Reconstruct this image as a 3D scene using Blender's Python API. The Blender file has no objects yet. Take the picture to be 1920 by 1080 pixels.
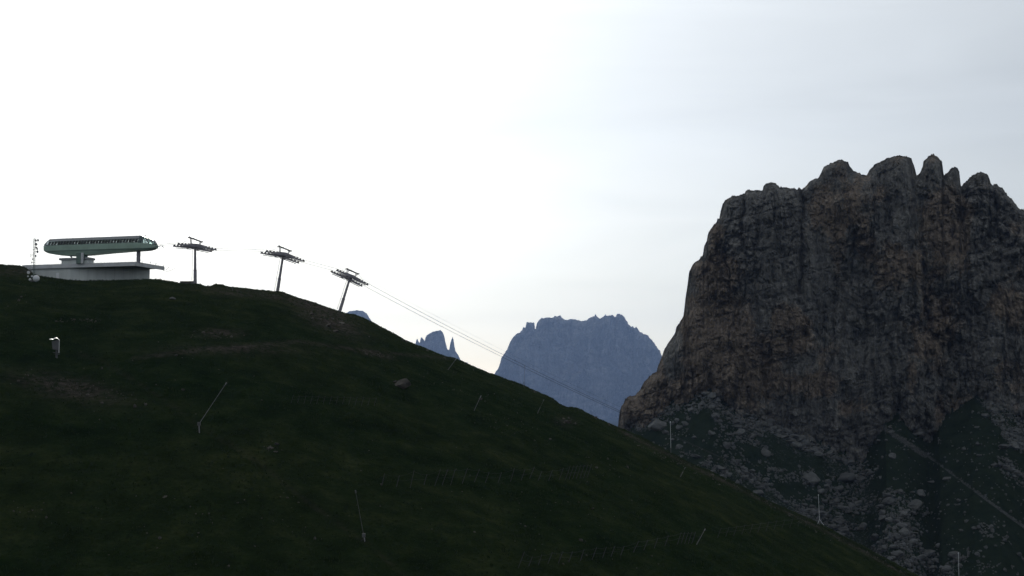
import bpy, bmesh, math, random
import numpy as np
from mathutils import Vector, Matrix
R = math.radians
rnd = random.Random(7)
nr = np.random.default_rng(11)

# ------------------------------------------------------------------ camera, sky, sun, exposure
sc = bpy.context.scene
C = sc.collection
F = 2638.0                                  # focal length in pixels of the 1920 wide photograph
PITCH = math.atan2(760 - 540, F)
cam_d = bpy.data.cameras.new('camera'); cam = bpy.data.objects.new('camera', cam_d); C.objects.link(cam)
cam_d.sensor_width = 36.0; cam_d.lens = 36.0 * F / 1920.0
cam_d.clip_start = 0.5; cam_d.clip_end = 60000
cam.rotation_euler = (R(90) + PITCH, 0, 0); cam.location = (0, 0, 0)
sc.camera = cam

SUN_AZ, SUN_EL = -13.0, 15.0                # degrees; azimuth measured from +Y, negative = left
sdir = Vector((math.sin(R(SUN_AZ)) * math.cos(R(SUN_EL)), math.cos(R(SUN_AZ)) * math.cos(R(SUN_EL)), math.sin(R(SUN_EL))))
w = bpy.data.worlds.new('World'); sc.world = w; w.use_nodes = True
wt = w.node_tree; wn = wt.nodes; wl = wt.links
bg = wn['Background']; bg.inputs['Strength'].default_value = 0.06
sky = wn.new('ShaderNodeTexSky'); sky.sky_type = 'NISHITA'; sky.sun_disc = False
sky.sun_elevation = R(SUN_EL); sky.sun_rotation = R(SUN_AZ); sky.altitude = 2200
sky.air_density = 1.0; sky.dust_density = 1.6; sky.ozone_density = 1.0
tc = wn.new('ShaderNodeTexCoord')
def wmath(op, a, b=None, clamp=False):
    n = wn.new('ShaderNodeMath'); n.operation = op; n.use_clamp = clamp
    for i, v in enumerate((a, b)):
        if v is None: continue
        if isinstance(v, (int, float)): n.inputs[i].default_value = v
        else: wl.new(v, n.inputs[i])
    return n.outputs[0]
dot = wn.new('ShaderNodeVectorMath'); dot.operation = 'DOT_PRODUCT'; dot.inputs[1].default_value = sdir
wl.new(tc.outputs['Generated'], dot.inputs[0])
dc = wmath('MAXIMUM', dot.outputs['Value'], 0.0)
aur = wmath('POWER', dc, 30.0)              # bright aureole of the veiled sun
wide = wmath('POWER', dc, 6.0)              # wider veil of thin cloud on the sun's side
mp = wn.new('ShaderNodeMapping'); mp.inputs['Scale'].default_value = (2.2, 2.2, 16.0); mp.inputs['Rotation'].default_value = (0.06, 0.10, 0)
wl.new(tc.outputs['Generated'], mp.inputs[0])
nz = wn.new('ShaderNodeTexNoise'); nz.inputs['Scale'].default_value = 1.5; nz.inputs['Detail'].default_value = 4; nz.inputs['Distortion'].default_value = 0.6
wl.new(mp.outputs[0], nz.inputs['Vector'])
cl = wmath('SUBTRACT', nz.outputs['Fac'], 0.5)
clv = wmath('ADD', wmath('MULTIPLY', cl, 0.34), 1.0)
VEIL_A, VEIL_W, VEIL_B = 5.0, 11.6, 6.5
veil = wmath('MULTIPLY', wmath('ADD', wmath('ADD', wmath('MULTIPLY', aur, VEIL_A), wmath('MULTIPLY', wide, VEIL_W)), VEIL_B), clv)
vc = wn.new('ShaderNodeVectorMath'); vc.operation = 'SCALE'; vc.inputs[0].default_value = (0.98, 1.0, 1.02); wl.new(veil, vc.inputs['Scale'])
sk = wn.new('ShaderNodeVectorMath'); sk.operation = 'SCALE'; wl.new(sky.outputs[0], sk.inputs[0]); sk.inputs['Scale'].default_value = 0.35
add = wn.new('ShaderNodeVectorMath'); add.operation = 'ADD'; wl.new(vc.outputs[0], add.inputs[0]); wl.new(sk.outputs[0], add.inputs[1])
sx = wn.new('ShaderNodeSeparateXYZ'); wl.new(tc.outputs['Generated'], sx.inputs[0])
hr = wn.new('ShaderNodeValToRGB'); wl.new(sx.outputs['Z'], hr.inputs[0])
hr.color_ramp.elements[0].position = 0.0; hr.color_ramp.elements[0].color = (1.42, 1.36, 1.20, 1)
hr.color_ramp.elements[1].position = 0.19; hr.color_ramp.elements[1].color = (0.985, 1.0, 0.985, 1)
mu = wn.new('ShaderNodeVectorMath'); mu.operation = 'MULTIPLY'; wl.new(add.outputs[0], mu.inputs[0]); wl.new(hr.outputs[0], mu.inputs[1])
wl.new(mu.outputs[0], bg.inputs['Color'])

sl = bpy.data.lights.new('sun', 'SUN'); so = bpy.data.objects.new('sun', sl); C.objects.link(so)
sl.energy = 1.2; sl.angle = R(10.0); sl.color = (1.0, 0.93, 0.82)
so.rotation_euler = sdir.to_track_quat('Z', 'Y').to_euler()

sc.view_settings.view_transform = 'Standard'; sc.view_settings.look = 'None'
sc.view_settings.exposure = 0.0; sc.view_settings.gamma = 1.0; sc.view_settings.use_curve_mapping = False
sc.render.engine = 'CYCLES'
sc.cycles.use_denoising = True
sc.cycles.max_bounces = 5; sc.cycles.diffuse_bounces = 2; sc.cycles.volume_bounces = 0; sc.cycles.transparent_max_bounces = 12
sc.render.resolution_x = 1024; sc.render.resolution_y = 576
HAZE_DENSITY = 3.0e-5
HAZE_COLOR = (0.40, 0.58, 1.0)

# ------------------------------------------------------------------ geometry helpers
cp, sp_ = math.cos(PITCH), math.sin(PITCH)
def ratios(px, py):
    """pixel of the 1920x1080 picture -> (x/y, z/y) of the sight line"""
    a = (np.asarray(px, float) - 960) / F; b = (540 - np.asarray(py, float)) / F
    dy = cp - b * sp_
    return a / dy, (sp_ + b * cp) / dy
def at(px, py, Y):
    s, e = ratios(px, py); return Vector((float(s) * Y, Y, float(e) * Y))
def at_z(px, py, z):
    s, e = ratios(px, py); Y = z / float(e); return Vector((float(s) * Y, Y, z))
def project(x, y, z):
    d = y * cp + z * sp_; d = np.where(np.abs(d) < 1e-3, 1e-3, d)
    return 960 + F * x / d, 540 - F * (z * cp - y * sp_) / d

def _h(i, j, k, seed):
    n = (i * 374761393 + j * 668265263 + k * 2147483647 + seed * 974634777) & 0xffffffff
    n = ((n ^ (n >> 13)) * 1274126177) & 0xffffffff
    return ((n ^ (n >> 16)) & 0xffff) / 32767.5 - 1.0
def vnoise(x, y, z=0.0, seed=0):
    x, y, z = np.broadcast_arrays(np.asarray(x, float), np.asarray(y, float), np.asarray(z, float))
    i = np.floor(x).astype(np.int64); j = np.floor(y).astype(np.int64); k = np.floor(z).astype(np.int64)
    u = x - i; v = y - j; t = z - k
    u = u*u*u*(u*(u*6-15)+10); v = v*v*v*(v*(v*6-15)+10); t = t*t*t*(t*(t*6-15)+10)
    def L(a, b, q): return a + (b - a) * q
    c = [[[_h(i+a, j+b, k+d, seed) for d in (0, 1)] for b in (0, 1)] for a in (0, 1)]
    return L(L(L(c[0][0][0], c[1][0][0], u), L(c[0][1][0], c[1][1][0], u), v), L(L(c[0][0][1], c[1][0][1], u), L(c[0][1][1], c[1][1][1], u), v), t)
def fbm(x, y, z=0.0, oct=4, seed=0, gain=0.5):
    s = 0.0; a = 1.0; f = 1.0; n = 0.0
    for o in range(oct):
        s = s + a * vnoise(x * f + 17.3 * o, y * f - 9.1 * o, np.asarray(z) * f, seed + o); n += a; a *= gain; f *= 2.03
    return s / n
def ridged(x, y, z=0.0, oct=3, seed=0):
    s = 0.0; a = 1.0; f = 1.0; n = 0.0
    for o in range(oct):
        s = s + a * (1 - 2 * np.abs(vnoise(x * f + 7.7 * o, y * f + 3.3 * o, np.asarray(z) * f, seed + o))); n += a; a *= 0.5; f *= 2.1
    return s / n
def dist_poly(px, py, pts):
    """distance in picture pixels to a polyline"""
    d = np.full(np.broadcast(px, py).shape, 1e9)
    for (x0, y0), (x1, y1) in zip(pts[:-1], pts[1:]):
        vx, vy = x1 - x0, y1 - y0; q = np.clip(((px - x0) * vx + (py - y0) * vy) / (vx*vx + vy*vy + 1e-9), 0, 1)
        d = np.minimum(d, np.hypot(px - x0 - q * vx, py - y0 - q * vy))
    return d
def blob(px, py, cx, cy, rx, ry, ang=0):
    c, s = math.cos(R(ang)), math.sin(R(ang)); u = (px - cx) * c + (py - cy) * s; v = -(px - cx) * s + (py - cy) * c
    return np.exp(-((u / rx) ** 2 + (v / ry) ** 2))

def mesh_np(name, verts, faces, mat=None, smooth=True, attrs=None):
    me = bpy.data.meshes.new(name)
    verts = np.ascontiguousarray(verts, np.float32); faces = np.ascontiguousarray(faces, np.int32)
    k = faces.shape[1]
    me.vertices.add(len(verts)); me.vertices.foreach_set('co', verts.ravel())
    me.loops.add(faces.size); me.loops.foreach_set('vertex_index', faces.ravel())
    me.polygons.add(len(faces)); me.polygons.foreach_set('loop_start', np.arange(0, faces.size, k, dtype=np.int32))
    me.polygons.foreach_set('use_smooth', np.full(len(faces), smooth))
    me.update(calc_edges=True); me.validate()
    for an, av in (attrs or {}).items():
        at_ = me.attributes.new(an, 'FLOAT', 'POINT'); at_.data.foreach_set('value', np.ascontiguousarray(av, np.float32))
    if mat: me.materials.append(mat)
    o = bpy.data.objects.new(name, me); C.objects.link(o); return o
def grid_faces(nu, nv):
    i = np.arange(nu - 1)[:, None] * nv + np.arange(nv - 1)[None, :]
    i = i.ravel(); return np.stack([i, i + nv, i + nv + 1, i + 1], 1)

class MB:
    def __init__(s): s.v = []; s.f = []
    def add(s, vs, fs):
        b = len(s.v); s.v += [tuple(v) for v in vs]; s.f += [tuple(b + i for i in f) for f in fs]; return s
    def box(s, lo, hi, M=None):
        x0, y0, z0 = lo; x1, y1, z1 = hi
        vs = [Vector(p) for p in ((x0,y0,z0),(x1,y0,z0),(x1,y1,z0),(x0,y1,z0),(x0,y0,z1),(x1,y0,z1),(x1,y1,z1),(x0,y1,z1))]
        if M is not None: vs = [M @ v for v in vs]
        return s.add(vs, [(3,2,1,0),(4,5,6,7),(0,1,5,4),(1,2,6,5),(2,3,7,6),(3,0,4,7)])
    def tube(s, a, b, r0, r1=None, n=8):
        r1 = r0 if r1 is None else r1
        a = Vector(a); b = Vector(b); d = (b - a).normalized()
        u = d.cross(Vector((0,0,1)) if abs(d.z) < 0.9 else Vector((1,0,0))).normalized(); w_ = d.cross(u)
        vs = []
        for p, r in ((a, r0), (b, r1)):
            for i in range(n):
                t = 2*math.pi*i/n; vs.append(p + u*(r*math.cos(t)) + w_*(r*math.sin(t)))
        fs = [(i, (i+1) % n, n + (i+1) % n, n + i) for i in range(n)] + [tuple(range(n-1, -1, -1)), tuple(range(n, 2*n))]
        return s.add(vs, fs)
    def path(s, pts, r, n=6):
        for a, b in zip(pts[:-1], pts[1:]): s.tube(a, b, r, r, n)
        return s
    def lathe(s, prof, M=None, n=14):
        vs = []; 
        for (r, z) in prof:
            for i in range(n):
                t = 2*math.pi*i/n; v = Vector((r*math.cos(t), r*math.sin(t), z)); vs.append(M @ v if M is not None else v)
        fs = []
        for k in range(len(prof) - 1):
            for i in range(n): fs.append((k*n+i, k*n+(i+1) % n, (k+1)*n+(i+1) % n, (k+1)*n+i))
        fs += [tuple(range(n-1, -1, -1)), tuple(range((len(prof)-1)*n, len(prof)*n))]
        return s.add(vs, fs)
    def prism(s, poly, z0, z1):
        n = len(poly); vs = [Vector((p[0], p[1], z0)) for p in poly] + [Vector((p[0], p[1], z1)) for p in poly]
        return s.add(vs, [tuple(range(n-1, -1, -1)), tuple(range(n, 2*n))] + [(i, (i+1) % n, n+(i+1) % n, n+i) for i in range(n)])
    def build(s, name, mat, parent=None, smooth=False, bevel=0):
        me = bpy.data.meshes.new(name); me.from_pydata([tuple(v) for v in s.v], [], s.f); me.validate()
        bm = bmesh.new(); bm.from_mesh(me); bmesh.ops.recalc_face_normals(bm, faces=bm.faces); bm.to_mesh(me); bm.free()
        me.materials.append(mat)
        if smooth:
            for p in me.polygons: p.use_smooth = True
        o = bpy.data.objects.new(name, me); C.objects.link(o)
        if parent is not None: o.parent = parent
        if bevel:
            m = o.modifiers.new('bevel', 'BEVEL'); m.width = bevel; m.segments = 1; m.limit_method = 'ANGLE'
        return o
def tag(o, label=None, cat=None, group=None, kind=None):
    if label: o['label'] = label
    if cat: o['category'] = cat
    if group: o['group'] = group
    if kind: o['kind'] = kind
    return o
def thing(name, loc, label, cat, group=None, rotz=0.0):
    o = bpy.data.objects.new(name, None); C.objects.link(o); o.location = loc; o.rotation_euler = (0, 0, rotz); o.empty_display_size = 0.5
    return tag(o, label, cat, group)

# ------------------------------------------------------------------ materials
def new_mat(name):
    m = bpy.data.materials.new(name); m.use_nodes = True; nt = m.node_tree
    return m, nt, nt.nodes['Principled BSDF']
def N(nt, kind, **kw):
    n = nt.nodes.new(kind)
    for k, v in kw.items():
        if k in n.inputs: n.inputs[k].default_value = v
        else: setattr(n, k, v)
    return n
def noise(nt, vec, scale, detail=4, rough=0.55, dist=0.0):
    n = N(nt, 'ShaderNodeTexNoise'); n.inputs['Scale'].default_value = scale; n.inputs['Detail'].default_value = detail
    n.inputs['Roughness'].default_value = rough; n.inputs['Distortion'].default_value = dist
    if vec is not None: nt.links.new(vec, n.inputs['Vector'])
    return n.outputs['Fac']
def ramp(nt, fac, stops):
    n = nt.nodes.new('ShaderNodeValToRGB'); e = n.color_ramp.elements
    while len(e) < len(stops): e.new(0.5)
    for i, (p, c) in enumerate(stops): e[i].position = p; e[i].color = (*c, 1) if len(c) == 3 else c
    nt.links.new(fac, n.inputs[0]); return n.outputs[0]
def mix(nt, fac, a, b, mode='MIX'):
    n = nt.nodes.new('ShaderNodeMix'); n.data_type = 'RGBA'; n.blend_type = mode
    for sock, v in ((n.inputs[0], fac), (n.inputs[6], a), (n.inputs[7], b)):
        if isinstance(v, (int, float)): sock.default_value = v
        elif isinstance(v, tuple): sock.default_value = (*v, 1)
        else: nt.links.new(v, sock)
    return n.outputs[2]
def nmath(nt, op, a, b=None, clamp=False):
    n = nt.nodes.new('ShaderNodeMath'); n.operation = op; n.use_clamp = clamp
    for i, v in enumerate((a, b)):
        if v is None: continue
        if isinstance(v, (int, float)): n.inputs[i].default_value = v
        else: nt.links.new(v, n.inputs[i])
    return n.outputs[0]
def attr(nt, name):
    n = nt.nodes.new('ShaderNodeAttribute'); n.attribute_name = name; return n.outputs['Fac']
def mapping(nt, scale, src='Object'):
    t = nt.nodes.new('ShaderNodeTexCoord'); m = nt.nodes.new('ShaderNodeMapping'); m.inputs['Scale'].default_value = scale
    nt.links.new(t.outputs[src], m.inputs[0]); return m.outputs[0]
def bump(nt, bsdf, height, strength, dist):
    b = nt.nodes.new('ShaderNodeBump'); b.inputs['Strength'].default_value = strength; b.inputs['Distance'].default_value = dist
    nt.links.new(height, b.inputs['Height']); nt.links.new(b.outputs[0], bsdf.inputs['Normal'])

def simple(name, col, rough=0.7, metal=0.0, var=0.25, scale=2.0, streak=False):
    m, nt, b = new_mat(name)
    v = mapping(nt, (scale, scale, scale * (0.15 if streak else 1)))
    f = noise(nt, v, 1.0, 5)
    lo = tuple(c * (1 - var) for c in col); hi = tuple(min(1, c * (1 + var)) for c in col)
    c = ramp(nt, f, [(0.3, lo), (0.7, hi)])
    nt.links.new(c, b.inputs['Base Color']); b.inputs['Roughness'].default_value = rough; b.inputs['Metallic'].default_value = metal
    return m

def grass_mat():
    m, nt, b = new_mat('alpine_grass')
    v = mapping(nt, (1, 1, 1))
    big = noise(nt, v, 0.018, 5, 0.6); mid = noise(nt, v, 0.16, 5, 0.65); fine = noise(nt, v, 1.7, 5, 0.7)
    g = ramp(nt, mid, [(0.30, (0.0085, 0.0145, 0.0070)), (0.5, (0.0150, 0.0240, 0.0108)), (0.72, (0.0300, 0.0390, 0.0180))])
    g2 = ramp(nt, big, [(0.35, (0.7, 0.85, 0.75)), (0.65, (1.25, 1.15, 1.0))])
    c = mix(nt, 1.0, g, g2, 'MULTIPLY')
    f3 = ramp(nt, fine, [(0.3, (0.72, 0.72, 0.72)), (0.7, (1.3, 1.3, 1.28))])
    c = mix(nt, 1.0, c, f3, 'MULTIPLY')
    soil = ramp(nt, noise(nt, v, 0.9, 6, 0.7), [(0.3, (0.038, 0.031, 0.028)), (0.7, (0.100, 0.082, 0.075))])
    sf = nmath(nt, 'MULTIPLY', attr(nt, 'soil'), ramp(nt, noise(nt, v, 0.45, 6, 0.75), [(0.38, (0.1,)*3), (0.6, (1,)*3)]), True)
    c = mix(nt, sf, c, soil)
    nt.links.new(c, b.inputs['Base Color']); b.inputs['Roughness'].default_value = 1.0; b.inputs['Specular IOR Level'].default_value = 0.0
    h = nmath(nt, 'ADD', fine, nmath(nt, 'MULTIPLY', mid, 2.0))
    bump(nt, b, h, 0.8, 0.5)
    return m
def rock_mat(name, k=1.0, grey=((0.09,0.092,0.092),(0.17,0.172,0.17),(0.26,0.255,0.245)), brown=((0.14,0.105,0.078),(0.24,0.18,0.13)), brown_at=0.52, use_tan=False):
    m, nt, b = new_mat(name)
    v = mapping(nt, (k, k, k)); vs = mapping(nt, (k * 1.0, k * 1.0, k * 0.16)); vh = mapping(nt, (k * 0.2, k * 0.2, k * 1.2))
    n1 = noise(nt, vs, 0.16, 8, 0.68, 0.6); n2 = noise(nt, v, 0.028, 4, 0.6, 0.5); n3 = noise(nt, v, 0.6, 6, 0.7); n4 = noise(nt, vh, 0.12, 5, 0.6)
    g = ramp(nt, n1, [(0.32, grey[0]), (0.5, grey[1]), (0.7, grey[2])])
    br = ramp(nt, n1, [(0.3, brown[0]), (0.7, brown[1])])
    if use_tan: n2 = nmath(nt, 'ADD', attr(nt, 'tan'), nmath(nt, 'MULTIPLY', nmath(nt, 'SUBTRACT', n3, 0.5), 0.5))
    c = mix(nt, ramp(nt, n2, [(brown_at - 0.04, (0,)*3), (brown_at + 0.10, (1,)*3)]), g, br)
    c = mix(nt, 1.0, c, ramp(nt, n3, [(0.3, (0.6,)*3), (0.7, (1.4,)*3)]), 'MULTIPLY')
    c = mix(nt, 1.0, c, ramp(nt, n4, [(0.35, (0.75,)*3), (0.65, (1.2,)*3)]), 'MULTIPLY')
    nt.links.new(c, b.inputs['Base Color']); b.inputs['Roughness'].default_value = 0.95; b.inputs['Specular IOR Level'].default_value = 0.2
    vo = nt.nodes.new('ShaderNodeTexVoronoi'); vo.feature = 'DISTANCE_TO_EDGE'; vo.inputs['Scale'].default_value = 0.22; nt.links.new(vs, vo.inputs['Vector'])
    ck = nmath(nt, 'MINIMUM', nmath(nt, 'MULTIPLY', vo.outputs['Distance'], 6.0), 1.0)
    h = nmath(nt, 'ADD', nmath(nt, 'ADD', nmath(nt, 'MULTIPLY', n1, 2.0), n3), nmath(nt, 'MULTIPLY', ck, 0.8))
    bump(nt, b, h, 1.0, 3.0 / k)
    return m
def scree_mat():
    m, nt, b = new_mat('scree_ground')
    v = mapping(nt, (1, 1, 1))
    mid = noise(nt, v, 0.12, 6, 0.65); fine = noise(nt, v, 0.7, 6, 0.75)
    g = ramp(nt, mid, [(0.3, (0.010, 0.018, 0.011)), (0.6, (0.020, 0.030, 0.018))])
    st = ramp(nt, fine, [(0.3, (0.034, 0.037, 0.037)), (0.7, (0.115, 0.12, 0.118))])
    f = nmath(nt, 'ADD', attr(nt, 'stones'), nmath(nt, 'MULTIPLY', nmath(nt, 'SUBTRACT', fine, 0.5), 1.6))
    c = mix(nt, ramp(nt, f, [(0.42, (0,)*3), (0.62, (1,)*3)]), g, st)
    nt.links.new(c, b.inputs['Base Color']); b.inputs['Roughness'].default_value = 1.0; b.inputs['Specular IOR Level'].default_value = 0.0
    bump(nt, b, fine, 1.0, 1.2)
    return m
def boulder_mat(name, lo, hi, k=1.0):
    m, nt, b = new_mat(name)
    v = mapping(nt, (k, k, k)); n1 = noise(nt, v, 0.7, 7, 0.7, 0.4)
    oi = nt.nodes.new('ShaderNodeObjectInfo')
    c = ramp(nt, n1, [(0.3, lo), (0.7, hi)])
    c = mix(nt, 1.0, c, ramp(nt, oi.outputs['Random'], [(0.0, (0.7,)*3), (1.0, (1.2,)*3)]), 'MULTIPLY')
    nt.links.new(c, b.inputs['Base Color']); b.inputs['Roughness'].default_value = 0.95
    bump(nt, b, n1, 0.7, 0.3)
    return m
M = {}
M['grass'] = grass_mat(); M['scree'] = scree_mat()
M['cliff'] = rock_mat('cliff_limestone', 1.0, ((0.095,0.095,0.09),(0.21,0.205,0.193),(0.34,0.33,0.305)), ((0.18,0.143,0.112),(0.40,0.325,0.255)), 0.52, True)
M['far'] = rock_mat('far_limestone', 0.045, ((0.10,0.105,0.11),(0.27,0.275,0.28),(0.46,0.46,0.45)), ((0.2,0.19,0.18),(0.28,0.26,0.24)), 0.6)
M['boulder'] = boulder_mat('grey_boulder', (0.038, 0.040, 0.040), (0.142, 0.146, 0.143))
M['brown_boulder'] = boulder_mat('brown_boulder', (0.045, 0.04, 0.034), (0.12, 0.108, 0.092))
M['concrete'] = simple('grey_render', (0.66, 0.69, 0.67), 0.9, var=0.12, scale=0.5, streak=True)
M['fascia'] = simple('fascia_grey', (0.60, 0.61, 0.62), 0.75, var=0.12, scale=0.5)
M['soffit'] = simple('soffit_grey', (0.36, 0.37, 0.37), 0.85, var=0.1)
M['green'] = simple('green_cladding', (0.33, 0.45, 0.37), 0.6, var=0.12, scale=0.4)
M['green_dark'] = simple('green_trim', (0.14, 0.20, 0.17), 0.5, var=0.1)
M['roof'] = simple('dark_roof_sheet', (0.30, 0.31, 0.32), 0.5, var=0.15, scale=0.5)
M['steel'] = simple('galvanised_steel', (0.26, 0.245, 0.27), 0.55, 0.5, 0.2, 1.0)
M['steel_dark'] = simple('dark_steel', (0.12, 0.12, 0.125), 0.6, 0.4, 0.2, 1.0)
M['rubber'] = simple('black_rubber', (0.02, 0.02, 0.02), 0.7)
M['white'] = simple('white_paint', (0.72, 0.74, 0.76), 0.4, var=0.06)
M['alu'] = simple('bare_aluminium', (0.6, 0.6, 0.6), 0.45, 0.8, 0.1)
M['wood'] = simple('weathered_post', (0.045, 0.042, 0.052), 0.9, var=0.25)
M['door'] = simple('pale_door', (0.86, 0.87, 0.88), 0.6, var=0.06)
M['cable'] = simple('steel_cable', (0.05, 0.05, 0.055), 0.7, 0.0, 0.1)
def glass_mat():
    m, nt, b = new_mat('tinted_glass'); out = nt.nodes['Material Output']
    t = nt.nodes.new('ShaderNodeBsdfTransparent'); t.inputs[0].default_value = (0.80, 0.86, 0.86, 1)
    g = nt.nodes.new('ShaderNodeBsdfGlossy'); g.inputs['Roughness'].default_value = 0.05; g.inputs[0].default_value = (0.9, 0.95, 0.95, 1)
    fr = nt.nodes.new('ShaderNodeFresnel'); fr.inputs[0].default_value = 1.45
    mx = nt.nodes.new('ShaderNodeMixShader'); nt.links.new(fr.outputs[0], mx.inputs[0]); nt.links.new(t.outputs[0], mx.inputs[1]); nt.links.new(g.outputs[0], mx.inputs[2])
    nt.links.new(mx.outputs[0], out.inputs['Surface']); return m
M['glass'] = glass_mat()
def blade_mat():
    m, nt, b = new_mat('grass_blades'); out = nt.nodes['Material Output']
    v = mapping(nt, (1, 1, 1)); f = noise(nt, v, 0.3, 4)
    c = ramp(nt, f, [(0.3, (0.018, 0.030, 0.014)), (0.7, (0.036, 0.050, 0.024))])
    nt.links.new(c, b.inputs['Base Color']); b.inputs['Roughness'].default_value = 1.0; b.inputs['Specular IOR Level'].default_value = 0.0
    t = nt.nodes.new('ShaderNodeBsdfTranslucent'); nt.links.new(c, t.inputs[0])
    mx = nt.nodes.new('ShaderNodeMixShader'); mx.inputs[0].default_value = 0.5
    nt.links.new(b.outputs[0], mx.inputs[1]); nt.links.new(t.outputs[0], mx.inputs[2]); nt.links.new(mx.outputs[0], out.inputs['Surface']); return m
M['blades'] = blade_mat()

# ------------------------------------------------------------------ near hill
RIDGE = [(-400,520),(-150,512),(0,503),(25,501),(40,502),(50,508),(62,520),(76,525),(107,528),(125,531),(150,533),(200,533),(250,531),(281,528),(300,529),(320,533),(345,538),(372,538),
 (385,541),(396,541),(402,537),(415,537),(424,541),(440,544),(480,548),(505,551),(525,551),(540,556),(560,562),(580,567),(600,574),(618,580),(637,587),(650,590),
 (665,592),(680,597),(700,607),(720,618),(740,628),(760,640),(780,648),(800,656),(820,664),(835,671),(850,673),(870,681),(900,694),(925,704),(950,714),(980,724),
 (1010,737),(1036,748),(1048,758),(1062,763),(1080,765),(1100,775),(1130,790),(1160,803),(1200,820),(1240,840),(1257,850),(1290,867),(1330,884),(1380,908),
 (1440,940),(1500,967),(1535,983),(1580,1008),(1640,1040),(1700,1074),(1800,1125),(2000,1210),(2300,1290)]
RY = [(-400,395),(0,392),(40,392),(76,389),(372,389),(522,399),(640,410),(800,405),(925,395),(1160,375),(1330,360),(1710,345),(2300,330)]
_rx = np.array([p[0] for p in RIDGE], float); _ry = np.array([p[1] for p in RIDGE], float)
_rY = np.interp(_rx, [p[0] for p in RY], [p[1] for p in RY])
_s, _e = ratios(_rx, _ry)
_phi = np.arctan(_s); _zr = _e * _rY
# all round: the hill goes on to the left, and sinks behind the camera
_phi = np.concatenate([[-math.pi, -1.9, -1.2, -0.6], _phi, [0.7, 1.2, 1.9, math.pi]])
_yR = np.concatenate([[300, 320, 360, 400], _rY / np.cos(_phi[4:-4]), [330, 320, 310, 300]])
_zr = np.concatenate([[-45, -30, 10, 32], _zr, [-72, -70, -60, -45]])
_pu = np.linspace(-math.pi, math.pi, 6284); _kk = np.exp(-(np.arange(-60, 61) / 25.0) ** 2); _zs = np.convolve(np.pad(np.interp(_pu, _phi, _zr), 60, mode='edge'), _kk / _kk.sum(), 'valid')
GULLY = [(150,664),(190,676),(250,712),(330,764),(372,800),(430,832),(500,878),(560,930),(625,975),(690,1020),(760,1080)]
FOLD = [(0,668),(90,662),(200,664),(270,645),(330,628),(420,618),(520,622)]
FOLD2 = [(250,672),(340,660),(430,652),(560,640),(700,660),(850,672)]
def hill_z(phi, r, detail=True):
    phi, r = np.broadcast_arrays(np.asarray(phi, float), np.asarray(r, float))
    rr = np.interp(phi, _phi, _yR); zr = np.interp(phi, _phi, _zr)
    cosp = np.maximum(np.cos(phi), 0.3)
    zb = np.interp(phi, [-math.pi, -0.5, -0.2, 0.0, 0.15, 0.4, 1.2, math.pi], [-40, -26, -25, -27, -34, -52, -60, -40])
    r0 = 178.0
    t = np.clip((r - r0) / (rr - r0), 0, 1)
    q_ = np.clip((t - 0.72) / 0.26, 0, 1); q_ = q_ * q_ * (3 - 2 * q_); zr_ = zr; zr = np.interp(phi, _pu, _zs) * (1 - q_) + zr * q_
    g = t + 0.55 * t * (1 - t) * t + 0.10 * np.sin(math.pi * t)
    zin = zb + (zr - zb) * g
    tn = np.clip(r / r0, 0, 1)
    znear = -7 + (zb + 7) * (tn ** 1.1)
    d = np.maximum(r - rr, 0)
    zr = zr_
    zout = zr - 0.05 * np.minimum(d, 14) - 0.42 * np.maximum(d - 14, 0)
    z = np.where(r < r0, znear, np.where(r <= rr, zin, zout))
    x = r * np.sin(phi); y = r * np.cos(phi)
    edge = 1 - np.exp(-((rr - r) / 30.0) ** 2)
    edge = np.where(r > rr, 0.0, edge)
    z = z + edge * (2.4 * fbm(x / 60, y / 60, 0, 3, 5) + 0.7 * fbm(x / 14, y / 14, 0, 3, 9)) * np.clip(r / 120, 0.15, 1)
    if detail:
        z = z + (1 - edge) * (r > 150) * (0.22 * fbm(x / 1.1, y / 3.0, 0, 3, 301) + 0.22 * np.clip(fbm(x / 4.2, y / 6.0, 0, 2, 303), 0, 1))
        z = z + 0.10 * fbm(x / 2.6, y / 2.6, 0, 3, 21) + 0.22 * fbm(x / 7, y / 7, 0, 3, 33) * (0.35 + 0.65 * edge)
        px, py = project(x, y, z)
        front = (y > 60) * edge
        z = z - front * 0.38 * (1 + fbm(x / 11, y / 11, 0, 2, 61)) * np.exp(-(dist_poly(px, py, GULLY) / 7.0) ** 2)
        z = z + front * 0.35 * np.exp(-(dist_poly(px, py, FOLD) / 12.0) ** 2) - front * 0.35 * np.exp(-(dist_poly(px, py, [(a, b + 14) for a, b in FOLD]) / 9.0) ** 2)
        z = z + front * 0.25 * np.exp(-(dist_poly(px, py, FOLD2) / 7.0) ** 2)
    return z
def hit(px, py):
    s, e = ratios(px, py); s = float(s); e = float(e)
    phi = math.atan(s); ys = np.arange(110, 430, 0.1); r = ys / math.cos(phi)
    z = hill_z(np.full_like(r, phi), r); k = np.nonzero(z >= e * ys)[0]
    if len(k) == 0:
        i = int(np.argmax(z / ys)); return Vector((s * ys[i], ys[i], z[i]))
    i = k[0]; return Vector((s * ys[i], ys[i], float(z[i])))
def ground(x, y):
    return float(hill_z(math.atan2(x, y), math.hypot(x, y)))

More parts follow.
